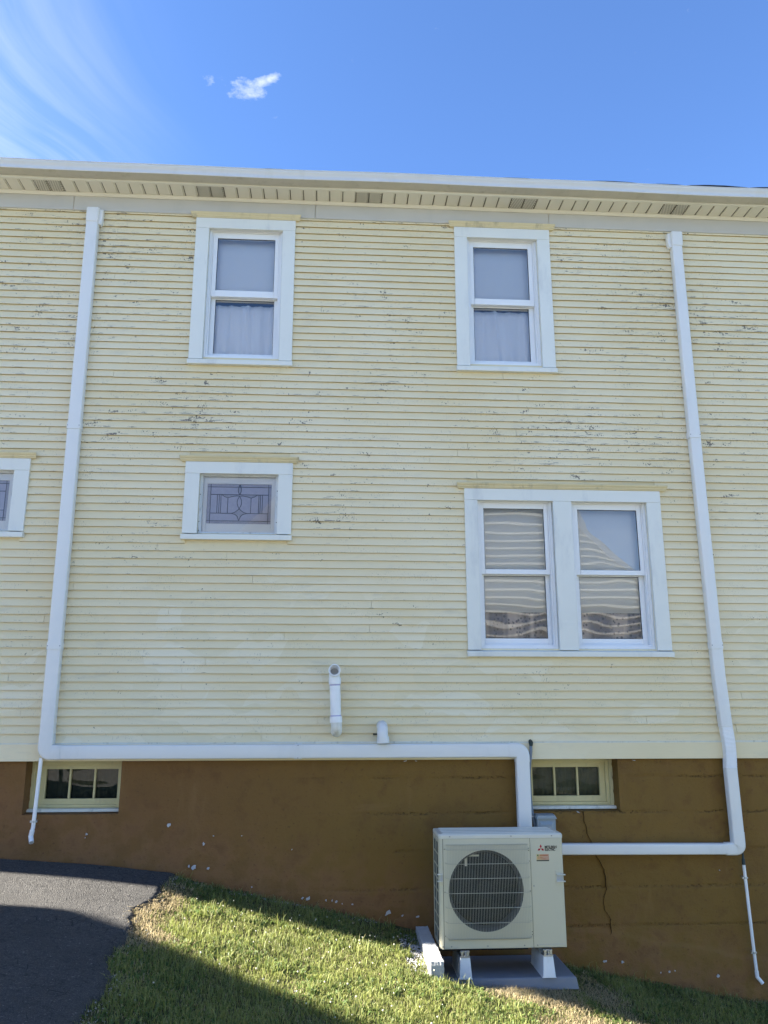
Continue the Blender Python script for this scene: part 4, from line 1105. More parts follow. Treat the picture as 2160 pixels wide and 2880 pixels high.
ve = empty('vent_elbow', (.436, -.09, 1.74), 'short white plastic elbow pointing down over the duct', 'vent pipe')
pth = [(.430, .03, 1.893), (.430, -.03, 1.895)] + [(.431, -.03 - .065 * math.sin(a), 1.825 + .070 * math.cos(a)) for a in [math.pi / 2 * i / 8 for i in range(1, 9)]] + [(.434, -.095, 1.805)]
mb = MB(); mb.tube(pth, .0455, 28); vpart(mb, 'elbow', ['cover'], ve, smooth=50)
mb = MB(); mb.tube([(.434, -.095, 1.810), (.436, -.095, 1.759)], .052, 28); vpart(mb, 'collar', ['cover'], ve, smooth=50)
mb = MB(); mb.tube([(.436, -.095, 1.7588), (.436, -.095, 1.758)], .047, 28); vpart(mb, 'outlet', ['pipe_bore'], ve)
mb = MB(); mb.box(.355, .40, -.03, -.014, 1.822, 1.834); vpart(mb, 'clip', ['black_tape'], ve)

# disconnect box and conduit
bx = empty('disconnect_box', (1.79, 0, .95), 'grey electrical disconnect box on the foundation behind the outdoor unit', 'electrical box')
def bpart(mb, n, m, **k): return vpart(mb, n, m, bx, **k)
mb = MB(); mb.box(1.716, 1.868, -.085, .03, .93, 1.160); bpart(mb, 'body', ['box_grey'], bevel=.004)
mb = MB(); mb.add([(1.707, -.100, 1.150), (1.877, -.100, 1.150), (1.877, .03, 1.150), (1.707, .03, 1.150), (1.722, -.098, 1.178), (1.862, -.098, 1.178), (1.872, .03, 1.182), (1.712, .03, 1.182)],
                  [(0, 1, 2, 3), (4, 5, 6, 7), (0, 1, 5, 4), (1, 2, 6, 5), (2, 3, 7, 6), (3, 0, 4, 7)]); bpart(mb, 'lid', ['box_grey'], bevel=.003)
mb = MB(); mb.add([(1.730, -.0853, .96), (1.854, -.0853, .96), (1.854, -.0853, 1.132), (1.730, -.0853, 1.132), (1.752, -.100, .985), (1.832, -.100, .985), (1.832, -.100, 1.108), (1.752, -.100, 1.108)],
                  [(4, 5, 6, 7), (0, 1, 5, 4), (1, 2, 6, 5), (2, 3, 7, 6), (3, 0, 4, 7)]); bpart(mb, 'raised_panel', ['box_grey'])
cd = empty('conduit', (1.69, -.05, 1.1), 'grey electrical conduit beside the duct drop', 'conduit')
mb = MB(); mb.tube([(1.698, -.005, 1.752), (1.697, -.040, 1.735), (1.694, -.046, 1.69), (1.682, -.044, 1.60), (1.676, -.030, 1.50), (1.680, -.02, 1.30), (1.692, -.02, 1.16), (1.72, -.03, 1.04), (1.735, -.04, .96)], .0125, 12); vpart(mb, 'tube', ['conduit'], cd, smooth=50)
mb = MB(); mb.tube([(1.699, -.002, 1.770), (1.698, -.042, 1.755), (1.697, -.045, 1.728)], .018, 12, radii=[.018, .019, .013]); vpart(mb, 'fitting', ['black_tape'], cd, smooth=50)
for z, x in ((1.628, 1.686), (1.163, 1.692)):
    mb = MB(); mb.tube([(x, -.04 if z > 1.5 else -.02, z - .005), (x, -.04 if z > 1.5 else -.02, z + .005)], .0145, 12); mb.box(x - .026, x + .026, -.044 if z > 1.5 else -.022, -.036 if z > 1.5 else -.016, z - .005, z + .005); vpart(mb, 'strap', ['metal'], cd)

# ------------------------------------------------------------------ outdoor unit
AX, AY, AZ = .8255, -.590, .315
ac = empty('outdoor_unit', (AX, AY, AZ), 'beige mini split outdoor unit with wire fan guard on white feet', 'air conditioner')
W, H, D = .95, .796, .33
def ap(mb, n, m, parent=ac, **k): return mb.build(n, m, parent, **k)
# carcass: front-left corner generously rounded
def corner_profile():
    p = []
    rl, rr = .030, .010
    p += [(rl - rl * math.cos(a), rl - rl * math.sin(a)) for a in [math.pi / 2 * i / 6 for i in range(7)]]
    p += [(W - rr + rr * math.sin(a), rr - rr * math.cos(a)) for a in [math.pi / 2 * i / 4 for i in range(5)]]
    p += [(W, D), (0, D)]
    return p
cp_ = corner_profile(); n = len(cp_)
FCX, FCZ, FR = .355, .397, .284
zb, zt = .0, .763
mb = MB()   # shell without the front face
v = [(x, y, zb) for x, y in cp_] + [(x, y, zt) for x, y in cp_]
skip = {6, n - 1}   # 6: front face span, n-1: left side (open coil)
f = [(i, (i + 1) % n, (i + 1) % n + n, i + n) for i in range(n) if i not in skip]
f += [tuple(range(n))]
mb.add(v, f)
BODY = ap(mb, 'casing', ['ac'], smooth=35, fix=True)
# front panel with its round fan opening
def plate_with_hole(mb, x0, x1, z0, z1, y, cx, cz, r, n=72, mi=0):
    v = []
    for i in range(n):
        a = 2 * math.pi * i / n + math.pi / 4; c, s = math.cos(a), math.sin(a)
        tx = ((x1 - cx) if c > 0 else (cx - x0)) / max(1e-9, abs(c)); tz = ((z1 - cz) if s > 0 else (cz - z0)) / max(1e-9, abs(s)); t = min(tx, tz)
        v += [(cx + r * c, y, cz + r * s), (cx + t * c, y, cz + t * s)]
    mb.add(v, [(2 * i, 2 * i + 1, 2 * ((i + 1) % n) + 1, 2 * ((i + 1) % n)) for i in range(n)], mi)
mb = MB(); plate_with_hole(mb, .0335, .6985, .0025, zt - .001, -.001, FCX, FCZ, FR)
# corners of the rectangle
for cxx, czz in ((.0335, .0025), (.6985, .0025), (.0335, zt - .001), (.6985, zt - .001)): pass
mb.box(.0335, .6985, 0.0, .002, .0025, .06); mb.box(.0335, .6985, 0.0, .002, .735, zt - .001)
mb.box(.0335, .055, 0.0, .002, .06, .735); mb.box(.677, .6985, 0.0, .002, .06, .735)
ap(mb, 'front_panel', ['ac'], fix=False)
mb = MB(); mb.box(.7008, W - .0065, -.002, .003, .0025, zt - .001); ap(mb, 'service_panel', ['ac'], bevel=.002)
mb = MB(); mb.box(.029, .703, .0032, .006, .001, .04); mb.box(.6975, .7018, .0005, .004, .003, zt - .002); mb.box(.030, .034, .0005, .004, .003, zt - .002); ap(mb, 'panel_joint', ['gasket'])
# bell mouth and fan
mb = MB(); n = 72; rings = [(FR, -.001), (FR - .006, .004), (FR - .016, .020), (FR - .022, .045), (FR - .022, .10)]
v = [(FCX + r * math.cos(2 * math.pi * j / n), y, FCZ + r * math.sin(2 * math.pi * j / n)) for r, y in rings for j in range(n)]
mb.add(v, [(i * n + j, i * n + (j + 1) % n, (i + 1) * n + (j + 1) % n, (i + 1) * n + j) for i in range(len(rings) - 1) for j in range(n)])
ap(mb, 'bell_mouth', ['ac_ring'], smooth=60, fix=False)
mb = MB(); mb.quad((.03, .17, .02), (.70, .17, .02), (.70, .17, zt - .01), (.03, .17, zt - .01)); mb.box(.695, .699, .01, .17, .01, zt - .01); mb.box(.03, .70, .02, .17, zt - .012, zt - .008); ap(mb, 'fan_cavity', ['ac_dark'], fix=False)
FAN = MB(); FAN.tube([(FCX, .04, FCZ), (FCX, .12, FCZ)], .062, 28); FAN_O = ap(FAN, 'fan', ['ac_dark'], smooth=40)
for b in range(3):
    mb = MB(); v = []; nr, na = 6, 12
    for i in range(nr + 1):
        r = .058 + (.252 - .058) * i / nr
        for j in range(na + 1):
            t = j / na; a = b * 2 * math.pi / 3 + .5 + (t - .5) * (1.25 + .35 * i / nr) + .35 * i / nr
            v.append((FCX + r * math.cos(a), .105 - .055 * t + .012 * math.sin(math.pi * t), FCZ + r * math.sin(a)))
    mb.add(v, [(i * (na + 1) + j, (i + 1) * (na + 1) + j, (i + 1) * (na + 1) + j + 1, i * (na + 1) + j + 1) for i in range(nr) for j in range(na)])
    o = ap(mb, 'blade', ['ac_dark'], FAN_O, smooth=60, fix=False)
    s = o.modifiers.new('solid', 'SOLIDIFY'); s.thickness = .004
mb = MB(); mb.box(.205, .222, .052, .060, .560, .672); mb.box(.222, .315, .052, .060, .628, .640); ap(mb, 'motor_bracket', ['ac'])
# fan guard of upright and level wires
GX0, GX1, GZ0, GZ1, GY = .052, .682, .070, .722, -.030
g = MB(); nw = 52
for i in range(nw + 1):
    x = GX0 + .010 + (GX1 - GX0 - .020) * i / nw
    g.tube([(x, -.002, GZ0 - .006), (x, GY * .75, GZ0 - .002), (x, GY, GZ0 + .012), (x, GY, GZ1 - .030), (x, GY * .8, GZ1 - .010), (x, -.004, GZ1)], .0011, 5)
GUARD = ap(g, 'fan_guard', ['wire'], smooth=60)
for z in (.690, .591, .490, .388, .286, .184, .080):
    g = MB(); y = GY - .003
    g.tube([(GX0 - .006, .0, z + .003), (GX0, y * .6, z), (GX0 + .018, y, z - .002), (GX1 - .018, y, z - .002), (GX1, y * .6, z), (GX1 + .006, 0, z + .003)], .0019, 7)
    ap(g, 'level_wire', ['wire'], GUARD, smooth=60)
g = MB(); g.tube([(GX0, -.006, GZ1 - .002), (GX1, -.006, GZ1 - .002)], .0026, 7); g.tube([(GX0 + .01, -.006, GZ0 - .004), (GX1 - .01, -.006, GZ0 - .004)], .0026, 7); ap(g, 'end_wire', ['wire'], GUARD, smooth=60)
# lid
mb = MB(); v = [(x + (-.003 if x < .5 else .003), y - .004, 0) for x, y in cp_]
n = len(cp_)
v3 = [(x, y, zt + .0005) for x, y, _ in v] + [(x, y, H - .010) for x, y, _ in v] + [(x + (.006 if x < .5 else -.006), y + (.008 if y < .2 else -.004), H) for x, y, _ in v]
f = [(i + k * n, (i + 1) % n + k * n, (i + 1) % n + (k + 1) * n, i + (k + 1) * n) for k in (0, 1) for i in range(n)] + [tuple(range(2 * n, 3 * n)), tuple(range(n))]
mb.add(v3, f); LID = ap(mb, 'lid', ['ac_top'], smooth=35)
for yy in (.055, .135, .215, .290):
    mb = MB(); xa, xb = .03, .92
    mb.add([(xa, yy - .022, H + .0002), (xb, yy - .022, H + .0002), (xb, yy + .022, H + .0002), (xa, yy + .022, H + .0002), (xa + .012, yy - .014, H + .006), (xb - .012, yy - .014, H + .006), (xb - .012, yy + .014, H + .006), (xa + .012, yy + .014, H + .006)],
           [(4, 5, 6, 7), (0, 1, 5, 4), (1, 2, 6, 5), (2, 3, 7, 6), (3, 0, 4, 7)]); ap(mb, 'lid_rib', ['ac_top'], LID)
# coil and its side grid
mb = MB(); mb.quad((.0045, .030, .03), (.0045, .325, .03), (.0045, .325, zt - .01), (.0045, .030, zt - .01)); ap(mb, 'coil', ['coil'], fix=False)
SG = MB(); SG.box(-.001, .004, .030, .046, .0, zt); SG.box(-.001, .004, .318, D, .0, zt); SG.box(-.001, .004, .046, .318, zt - .03, zt); SG.box(-.001, .004, .046, .318, .0, .03); SGO = ap(SG, 'side_grid', ['ac'])
mb = MB(); mb.box(0.0, .004, .178, .186, .03, zt - .03); ap(mb, 'grid_bar', ['ac'], SGO)
for i in range(1, 8):
    z = .03 + (zt - .06) * i / 8; mb = MB(); mb.box(0.0005, .0038, .052, .312, z - .005, z + .005); ap(mb, 'grid_bar', ['ac'], SGO)
# handles
def handle(x0, x1, zc, side):
    mb = MB(); mb.box(x0, x1, -.0045, -.0015, zc - .050, zc + .055); o = ap(mb, 'handle', ['ac'], bevel=.002)
    mb = MB(); xa, xb = (x0 - .018, x1 - .004) if side < 0 else (x0 + .004, x1 + .012)
    mb.box(xa, xb, -.026, -.004, zc + .022, zc + .029); mb.box(xa, xb, -.022, -.004, zc - .026, zc - .018); ap(mb, 'lip', ['ac_top'], o, bevel=.002)
    mb = MB(); mb.box(x0 + .006, x1 - .004, -.0050, -.0044, zc - .016, zc + .020); ap(mb, 'grip_recess', ['pipe_bore'], o)
handle(.888, .946, .478, 1); handle(.002, .030, .490, -1)
# screws
screws([(.085, .779), (.555, .779), (.868, .779)], -.0045, .0055, 'screw', 'screw', ac)
screws([(.085, .018), (.355, .018), (.630, .018), (.728, .018), (.718, .425)], -.0015, .0055, 'screw', 'screw', ac); screws([(.022, .018)], .001, .005, 'screw', 'screw', ac)
screws([(.042, .69), (.688, .69), (.688, .674), (.042, .39), (.690, .39), (.042, .09), (.692, .11), (.692, .09), (.690, .60)], -.0012, .003, 'rivet', 'gasket', ac)
mb = MB(); mb.box(.74, .935, -.0032, -.0018, .022, .0245); ap(mb, 'pressed_line', ['pipe_bore'])
# maker's mark and lettering
lx, lz, s_ = .782, .688, .0165
def rhomb(pts): 
    mb = MB(); mb.add([(lx + p * s_, -.0028, lz + q * s_) for p, q in pts] + [(lx + p * s_, -.0018, lz + q * s_) for p, q in pts], [(0, 1, 2, 3), (4, 5, 6, 7), (0, 1, 5, 4), (1, 2, 6, 5), (2, 3, 7, 6), (3, 0, 4, 7)]); return mb
h3 = math.sqrt(3) / 2
LOGO = ap(rhomb([(0, 0.04), (.5, h3 + .04), (0, 2 * h3 + .04), (-.5, h3 + .04)]), 'emblem', ['red'])
ap(rhomb([(-.04, 0), (-.54, -h3), (-1.54, -h3), (-1.04, 0)]), 'emblem_diamond', ['red'], LOGO)
ap(rhomb([(.04, 0), (1.04, 0), (1.54, -h3), (.54, -h3)]), 'emblem_diamond', ['red'], LOGO)
def text(name, s, x, z, size, mat, parent, y=-.0030, bold=.0, sx=1.0, ext=.0004):
    cu = bpy.data.curves.new(name, 'FONT'); cu.body = s; cu.size = size; cu.extrude = ext; cu.offset = bold; cu.space_character = .92
    t = bpy.data.objects.new(name, cu); col.objects.link(t)
    dg = bpy.context.evaluated_depsgraph_get(); me = bpy.data.meshes.new_from_object(t.evaluated_get(dg))
    bpy.data.objects.remove(t); bpy.data.curves.remove(cu)
    me.transform(Matrix.Translation((x, y, z)) @ Matrix.Rotation(rad(90), 4, 'X') @ Matrix.Scale(sx, 4, (1, 0, 0)))
    me.materials.clear(); me.materials.append(M[mat])
    o = bpy.data.objects.new(name, me); col.objects.link(o); o.parent = parent
    return o
text('lettering', 'MITSUBISHI', .812, .690, .0250, 'black_print', ac, bold=.0006, sx=.80)
text('lettering', 'ELECTRIC', .812, .671, .0250, 'black_print', ac, bold=.0006, sx=.80)
mb = MB(); mb.box(.746, .842, -.0028, -.0018, .598, .648); ST = ap(mb, 'sticker', ['sticker'])
mb = MB(); mb.box(.7462, .8418, -.0032, -.0028, .5982, .6065); ap(mb, 'sticker_band', ['sticker_band'], ST)
mb = MB(); mb.tube([(.757, -.0029, .640), (.757, -.0034, .640)], .0062, 14); ap(mb, 'sticker_badge', ['sticker_green'], ST)
text('sticker_print', '570 836 4', .751, .622, .0150, 'sticker_red', ST, y=-.0034, sx=.85, ext=.0002)
mb = MB(); mb.box(.770, .834, -.0032, -.0028, .637, .643); mb.box(.751, .822, -.0032, -.0028, .6175, .6192); mb.box(.751, .815, -.0032, -.0028, .6125, .6142); ap(mb, 'sticker_lines', ['sticker_red'], ST)
# base rail, brackets and feet
mb = MB(); mb.box(.02, .66, .012, .30, -.012, -.0005); ap(mb, 'base_tray', ['ac_dark'])
for xc in (.183, .803):
    mb = MB(); mb.box(xc - .034, xc + .034, .004, .05, -.026, -.0125); mb.box(xc - .030, xc - .012, -.006, .03, -.046, -.014); mb.box(xc + .012, xc + .030, -.006, .03, -.046, -.014); mb.box(xc - .036, xc + .036, -.010, .06, -.058, -.047)
    mb.tube([(xc + .004, .0, -.047), (xc + .004, .0, -.018)], .007, 10); mb.tube([(xc + .004, .0, -.047), (xc + .004, .0, -.040)], .012, 6)
    ap(mb, 'bracket', ['metal'], bevel=.001)
    ft = MB(); z0, z1 = AZ * 0 - .199, -.058
    prof_ = lambda y, e=0: [(xc - .054, y, z0), (xc + .054, y, z0), (xc + .047, y, z0 + .006), (xc + .036 - e, y + (.012 if e == 0 else -.012), z1), (xc - .036 + e, y + (.012 if e == 0 else -.012), z1), (xc - .047, y, z0 + .006)]
    a, b = prof_(-.020), prof_(.36, 1e-6)
    ft.add(a + b, [tuple(range(6)), tuple(range(6, 12))] + [(i, (i + 1) % 6, (i + 1) % 6 + 6, i + 6) for i in range(6)])
    ap(ft, 'foot', ['foot'], bevel=.005, seg=3)

# pad, blocks
mb = MB(); x0, x1, y0, y1, z0, z1 = .855, 1.835, -.590, -.02, .035, .1155
e = .012
mb.add([(x0 - e, y0 - e, z0), (x1 + e, y0 - e, z0), (x1 + e, y1, z0), (x0 - e, y1, z0), (x0, y0, z1 - .006), (x1, y0, z1 - .006), (x1, y1, z1 - .006), (x0, y1, z1 - .006), (x0 + .01, y0 + .01, z1), (x1 - .01, y0 + .01, z1), (x1 - .01, y1 - .01, z1), (x0 + .01, y1 - .01, z1)],
       [(0, 1, 5, 4), (1, 2, 6, 5), (2, 3, 7, 6), (3, 0, 4, 7), (4, 5, 9, 8), (5, 6, 10, 9), (6, 7, 11, 10), (7, 4, 8, 11), (8, 9, 10, 11), (3, 2, 1, 0)])
pad = mb.build('equipment_pad', ['pad'], bevel=.004)
tag(pad, 'dark grey equipment pad on the slope under the outdoor unit', 'pad')
def block(y0, y1, dx, dz, label):
    x0, x1 = .702 + dx, .800 + dx; z0, z1 = .11, .345 + dz
    bm = bmesh.new(); bmesh.ops.create_cube(bm, size=1)
    bmesh.ops.bevel(bm, geom=bm.edges[:], offset=.02, segments=1, affect='EDGES') if False else None
    bmesh.ops.subdivide_edges(bm, edges=bm.edges[:], cuts=9, use_grid_fill=True)
    rr = random.Random(int(y0 * 100) + 3)
    for v in bm.verts:
        on = sum(abs(abs(c) - .5) < 1e-4 for c in v.co)
        j = .0010 if on == 1 else .0024
        c = Vector(v.co)
        if on >= 2: c *= .988
        v.co = Vector((x0 + (c.x + .5) * (x1 - x0) + rr.uniform(-j, j), y0 + (c.y + .5) * (y1 - y0) + rr.uniform(-j, j), z0 + (c.z + .5) * (z1 - z0) + rr.uniform(-j, j)))
    me = bpy.data.meshes.new('concrete_block'); bm.to_mesh(me); bm.free(); me.materials.append(M['block'])
    o = bpy.data.objects.new('concrete_block', me); col.objects.link(o)
    return tag(o, label, 'block', group='blocks beside the equipment pad')
block(-.985, -.535, 0.0, 0.0, 'grey concrete block beside the outdoor unit, the sunlit one farther from the wall')
block(-.527, -.06, -.004, .004, 'grey concrete block beside the outdoor unit, the shaded one against the wall')

# ------------------------------------------------------------------ lawn
def blades(name, x, y, h, wdt, lean, tone, mat, label, cat, seed, zoff=0.0):
    r = np.random.default_rng(seed); n = len(x)
    z = lawn_z(x, y) + zoff
    a = r.uniform(0, 2 * np.pi, n); la = r.uniform(0, 2 * np.pi, n)
    dx, dy = np.cos(a) * wdt, np.sin(a) * wdt
    l = lean * h * r.uniform(.3, 1.2, n)
    lx_, ly_ = np.cos(la) * l, np.sin(la) * l
    b0 = np.c_[x - dx, y - dy, z - .004]; b1 = np.c_[x + dx, y + dy, z - .004]
    m0 = np.c_[x - dx * .8 + lx_ * .32, y - dy * .8 + ly_ * .32, z + h * .58]; m1 = np.c_[x + dx * .8 + lx_ * .32, y + dy * .8 + ly_ * .32, z + h * .58]
    tp = np.c_[x + lx_, y + ly_, z + h * np.clip(1 - lean * .35, .4, 1)]
    V = np.stack([b0, b1, m1, m0, tp], 1).reshape(-1, 3)
    V[:, 1] = np.minimum(V[:, 1], .012)
    base = np.arange(n)[:, None] * 5
    loops = np.concatenate([base + [0, 1, 2, 3], base + [3, 2, 4]], 1).ravel()
    me = bpy.data.meshes.new(name)
    me.vertices.add(n * 5); me.vertices.foreach_set('co', V.astype(np.float32).ravel())
    me.loops.add(n * 7); me.loops.foreach_set('vertex_index', loops.astype(np.int32))
    me.polygons.add(n * 2)
    ls = (np.arange(n)[:, None] * 7 + [0, 4]).ravel(); me.polygons.foreach_set('loop_start', ls.astype(np.int32))
    me.update(calc_edges=True); me.validate()
    at = me.attributes.new('tone', 'FLOAT_COLOR', 'POINT')
    c = np.zeros((n, 5, 4), np.float32); c[:, :, 0] = tone[:, None]; c[:, :, 1] = r.random(n)[:, None]; c[:, :, 2] = np.array([0, 0, .25, .25, 1.]); c[:, :, 3] = 1
    at.data.foreach_set('color', c.ravel())
    me.materials.append(M[mat])
    me.polygons.foreach_set('use_smooth', [True] * len(me.polygons))
    o = bpy.data.objects.new(name, me); col.objects.link(o)
    return tag(o, label, cat, 'stuff')
r = np.random.default_rng(2)
def smooth_noise(x, y, s, seed): return vnoise(np.asarray(x), np.asarray(y) + 50, s, seed) + .5
def dry_amount(x, y):
    """how dead the turf is: worn along the driveway edge and in front of and beside the pad"""
    d = np.exp(-((x - border(y) - .05) / .20) ** 2) * np.clip(1.35 - np.abs(y + 1.0) * .9, .15, 1) * 1.1
    p = np.exp(-(((x - 1.40) / .50) ** 2 + ((y + .84) / .34) ** 2) ** 1.5) * 1.5
    q = np.exp(-(((x - 2.02) / .22) ** 2 + ((y + .70) / .6) ** 2)) * 1.0
    u = np.exp(-(((x - 1.65) / .40) ** 2 + ((y + 1.25) / .5) ** 2)) * .9
    w_ = np.exp(-((y + .0) / .05) ** 2) * .35
    return np.clip(np.maximum.reduce([d, p, q, u, w_]) + (smooth_noise(x, y, 5, 31) - .5) * .7, 0, 1)
def keep_off(x, y):
    k = x > border(y) + r.normal(0, .015, len(x)) - .01
    k &= ~((x > .70) & (x < .80) & (y > -.985))          # blocks
    k &= ~((x > .845) & (x < 1.845) & (y > -.602))       # pad
    k &= ~((x > .78) & (x < .86) & (y > -.62))
    k &= ~((x > .53) & (x < .71) & (y > -.80 + .1 * np.sin(x * 40)) & (smooth_noise(x, y, 9, 3) > .38))   # gravel
    return k
NB = 150000
x = r.uniform(-1.35, 4.6, NB); y = -r.uniform(0, 1, NB) ** .92 * 3.3 + .008
dense = np.where((x > 3.9) | (y < -2.7), .4, 1.0)
dr = dry_amount(x, y)
k = keep_off(x, y) & (r.random(NB) < dense) & (r.random(NB) > np.clip(dr * 1.15 - .15, 0, .93))
k &= (y > -2.2) | (x < 1.6) | (r.random(NB) < .5)
x, y = x[k], y[k]; dr = dr[k]
cl = smooth_noise(x, y, 4.5, 41) * .6 + smooth_noise(x, y, 14, 42) * .4
h = (.020 + .038 * cl) * r.uniform(.5, 1.35, len(x)) * (1 - .35 * dr)
h = np.where((y > -.09) , h * 1.15, h)
tone = np.clip(smooth_noise(x, y, 3, 43) * .55 + r.normal(.25, .2, len(x)), 0, 1)
blades('lawn_grass', x, y, h, r.uniform(.0011, .0024, len(x)), r.uniform(.3, 1.05, len(x)), tone, 'grass', 'short green lawn grass on the slope beside the house', 'grass', 5)
# sparse taller clumps
x2 = r.uniform(-1.2, 4.2, 5200); y2 = -r.uniform(0, 2.6, 5200); k = keep_off(x2, y2) & (dry_amount(x2, y2) < .45) & (smooth_noise(x2, y2, 6, 77) > .56)
x2, y2 = x2[k], y2[k]
blades('tall_grass', x2, y2, r.uniform(.07, .125, len(x2)), r.uniform(.0016, .0028, len(x2)), r.uniform(.4, 1.0, len(x2)), np.clip(r.normal(.6, .2, len(x2)), 0, 1), 'grass', 'longer green grass tufts standing out of the lawn', 'grass', 6)
# broad-leaved weeds and clover leaves low in the turf
x4 = r.uniform(-1.2, 4.4, 26000); y4 = -r.uniform(0, 2.8, 26000); k = keep_off(x4, y4) & (dry_amount(x4, y4) < .6) & (smooth_noise(x4, y4, 3.5, 55) + .25 * smooth_noise(x4, y4, 17, 56) > .66)
x4, y4 = x4[k], y4[k]
blades('broad_weeds', x4, y4, r.uniform(.020, .045, len(x4)), r.uniform(.004, .0085, len(x4)), r.uniform(.6, 1.6, len(x4)), np.clip(r.normal(.35, .2, len(x4)), 0, 1), 'weed', 'broad leaved weeds growing low through the lawn', 'weeds', 8)
# dead grass
N3 = 130000
x3 = r.uniform(-1.45, 4.4, N3); y3 = -r.uniform(0, 3.0, N3) + .006
dr3 = dry_amount(x3, y3)
k = keep_off(x3 + np.abs(r.normal(0, .05, N3)), y3) & (r.random(N3) < np.clip(dr3 * 1.15, .20, 1))
x3, y3, dr3 = x3[k], y3[k], dr3[k]
blades('dead_grass', x3, y3, r.uniform(.012, .040, len(x3)) * (.6 + .7 * dr3), r.uniform(.0009, .0018, len(x3)), r.uniform(.9, 2.4, len(x3)), np.clip(r.normal(.5, .28, len(x3)), 0, 1), 'straw', 'straw coloured dead grass around the pad and along the driveway edge', 'dead grass', 7)
# clover heads: little tufted balls on stalks
cl_me = MB(); rc = random.Random(12)
def clover(x, y):
    z = float(lawn_z(x, y)); h = rc.uniform(.035, .075); r_ = rc.uniform(.0035, .0065)
    c = Vector((x + rc.uniform(-.01, .01), y + rc.uniform(-.01, .01), z + h)); n = 6; v = []; f = []
    for j, (rr, dz) in enumerate(((.5, -.75), (1, -.1), (.75, .55))):
        v += [c + Vector((math.cos(6.283 * i / n + j * .5) * r_ * rr * rc.uniform(.8, 1.2), math.sin(6.283 * i / n + j * .5) * r_ * rr * rc.uniform(.8, 1.2), dz * r_)) for i in range(n)]
    v.append(c + Vector((0, 0, r_ * .9)))
    f = [(j * n + i, j * n + (i + 1) % n, (j + 1) * n + (i + 1) % n, (j + 1) * n + i) for j in range(2) for i in range(n)] + [(2 * n + i, 2 * n + (i + 1) % n, 3 * n) for i in range(n)] + [tuple(reversed(range(n)))]
    cl_me.add(v, f)
    cl_me.add([(x - .0008, y, z), (x + .0008, y, z), (c.x + .0008, c.y, c.z - r_ * .6), (c.x - .0008, c.y, c.z - r_ * .6)], [(0, 1, 2, 3)], 1)
nn = 0
while nn < 80:
    x_ = rc.uniform(-1.0, 2.6); y_ = -rc.uniform(.25, 2.3)
    if rc.random() > (1.0 if x_ < .75 else .10): continue
    if not bool(keep_off(np.array([x_]), np.array([y_]))[0]): continue
    if float(dry_amount(np.array([x_]), np.array([y_]))[0]) > .5: continue
    clover(x_, y_); nn += 1
tag(cl_me.build('clover_flowers', ['clover', 'grass'], fix=False), 'small white clover flowers dotted through the sunny lawn', 'clover', 'stuff')
# gravel spill beside the blocks, crumbs along the asphalt edge
gv = MB(); rc = random.Random(77)
def stone(x, y, s):
    z = float(lawn_z(np.array([x]), np.array([y]))[0]) + s * .25
    v = []
    for q in ((1, 0, 0), (-1, 0, 0), (0, 1, 0), (0, -1, 0), (0, 0, 1), (0, 0, -1)):
        v.append((x + q[0] * s * rc.uniform(.6, 1.2), y + q[1] * s * rc.uniform(.6, 1.2), z + q[2] * s * rc.uniform(.5, .9)))
    gv.add(v, [(0, 2, 4), (2, 1, 4), (1, 3, 4), (3, 0, 4), (2, 0, 5), (1, 2, 5), (3, 1, 5), (0, 3, 5)])
for _ in range(900):
    x_, y_ = rc.uniform(.55, .705), -rc.uniform(.15, .95)
    if x_ < .60 + rc.uniform(0, .08) and rc.random() < .6: continue
    stone(x_, y_, rc.uniform(.004, .011))
for _ in range(900):
    y_ = -rc.uniform(0, 2.9); x_ = float(border(y_)) + rc.gauss(-.02, .06); stone(x_, y_, rc.uniform(.002, .007))
for _ in range(260):
    x_ = rc.uniform(-1.25, .4); stone(x_, -rc.uniform(0, .06), rc.uniform(.002, .008))
tag(gv.build('gravel', ['gravel'], fix=False), 'loose pale gravel beside the concrete blocks and the driveway edge', 'gravel', 'stuff')

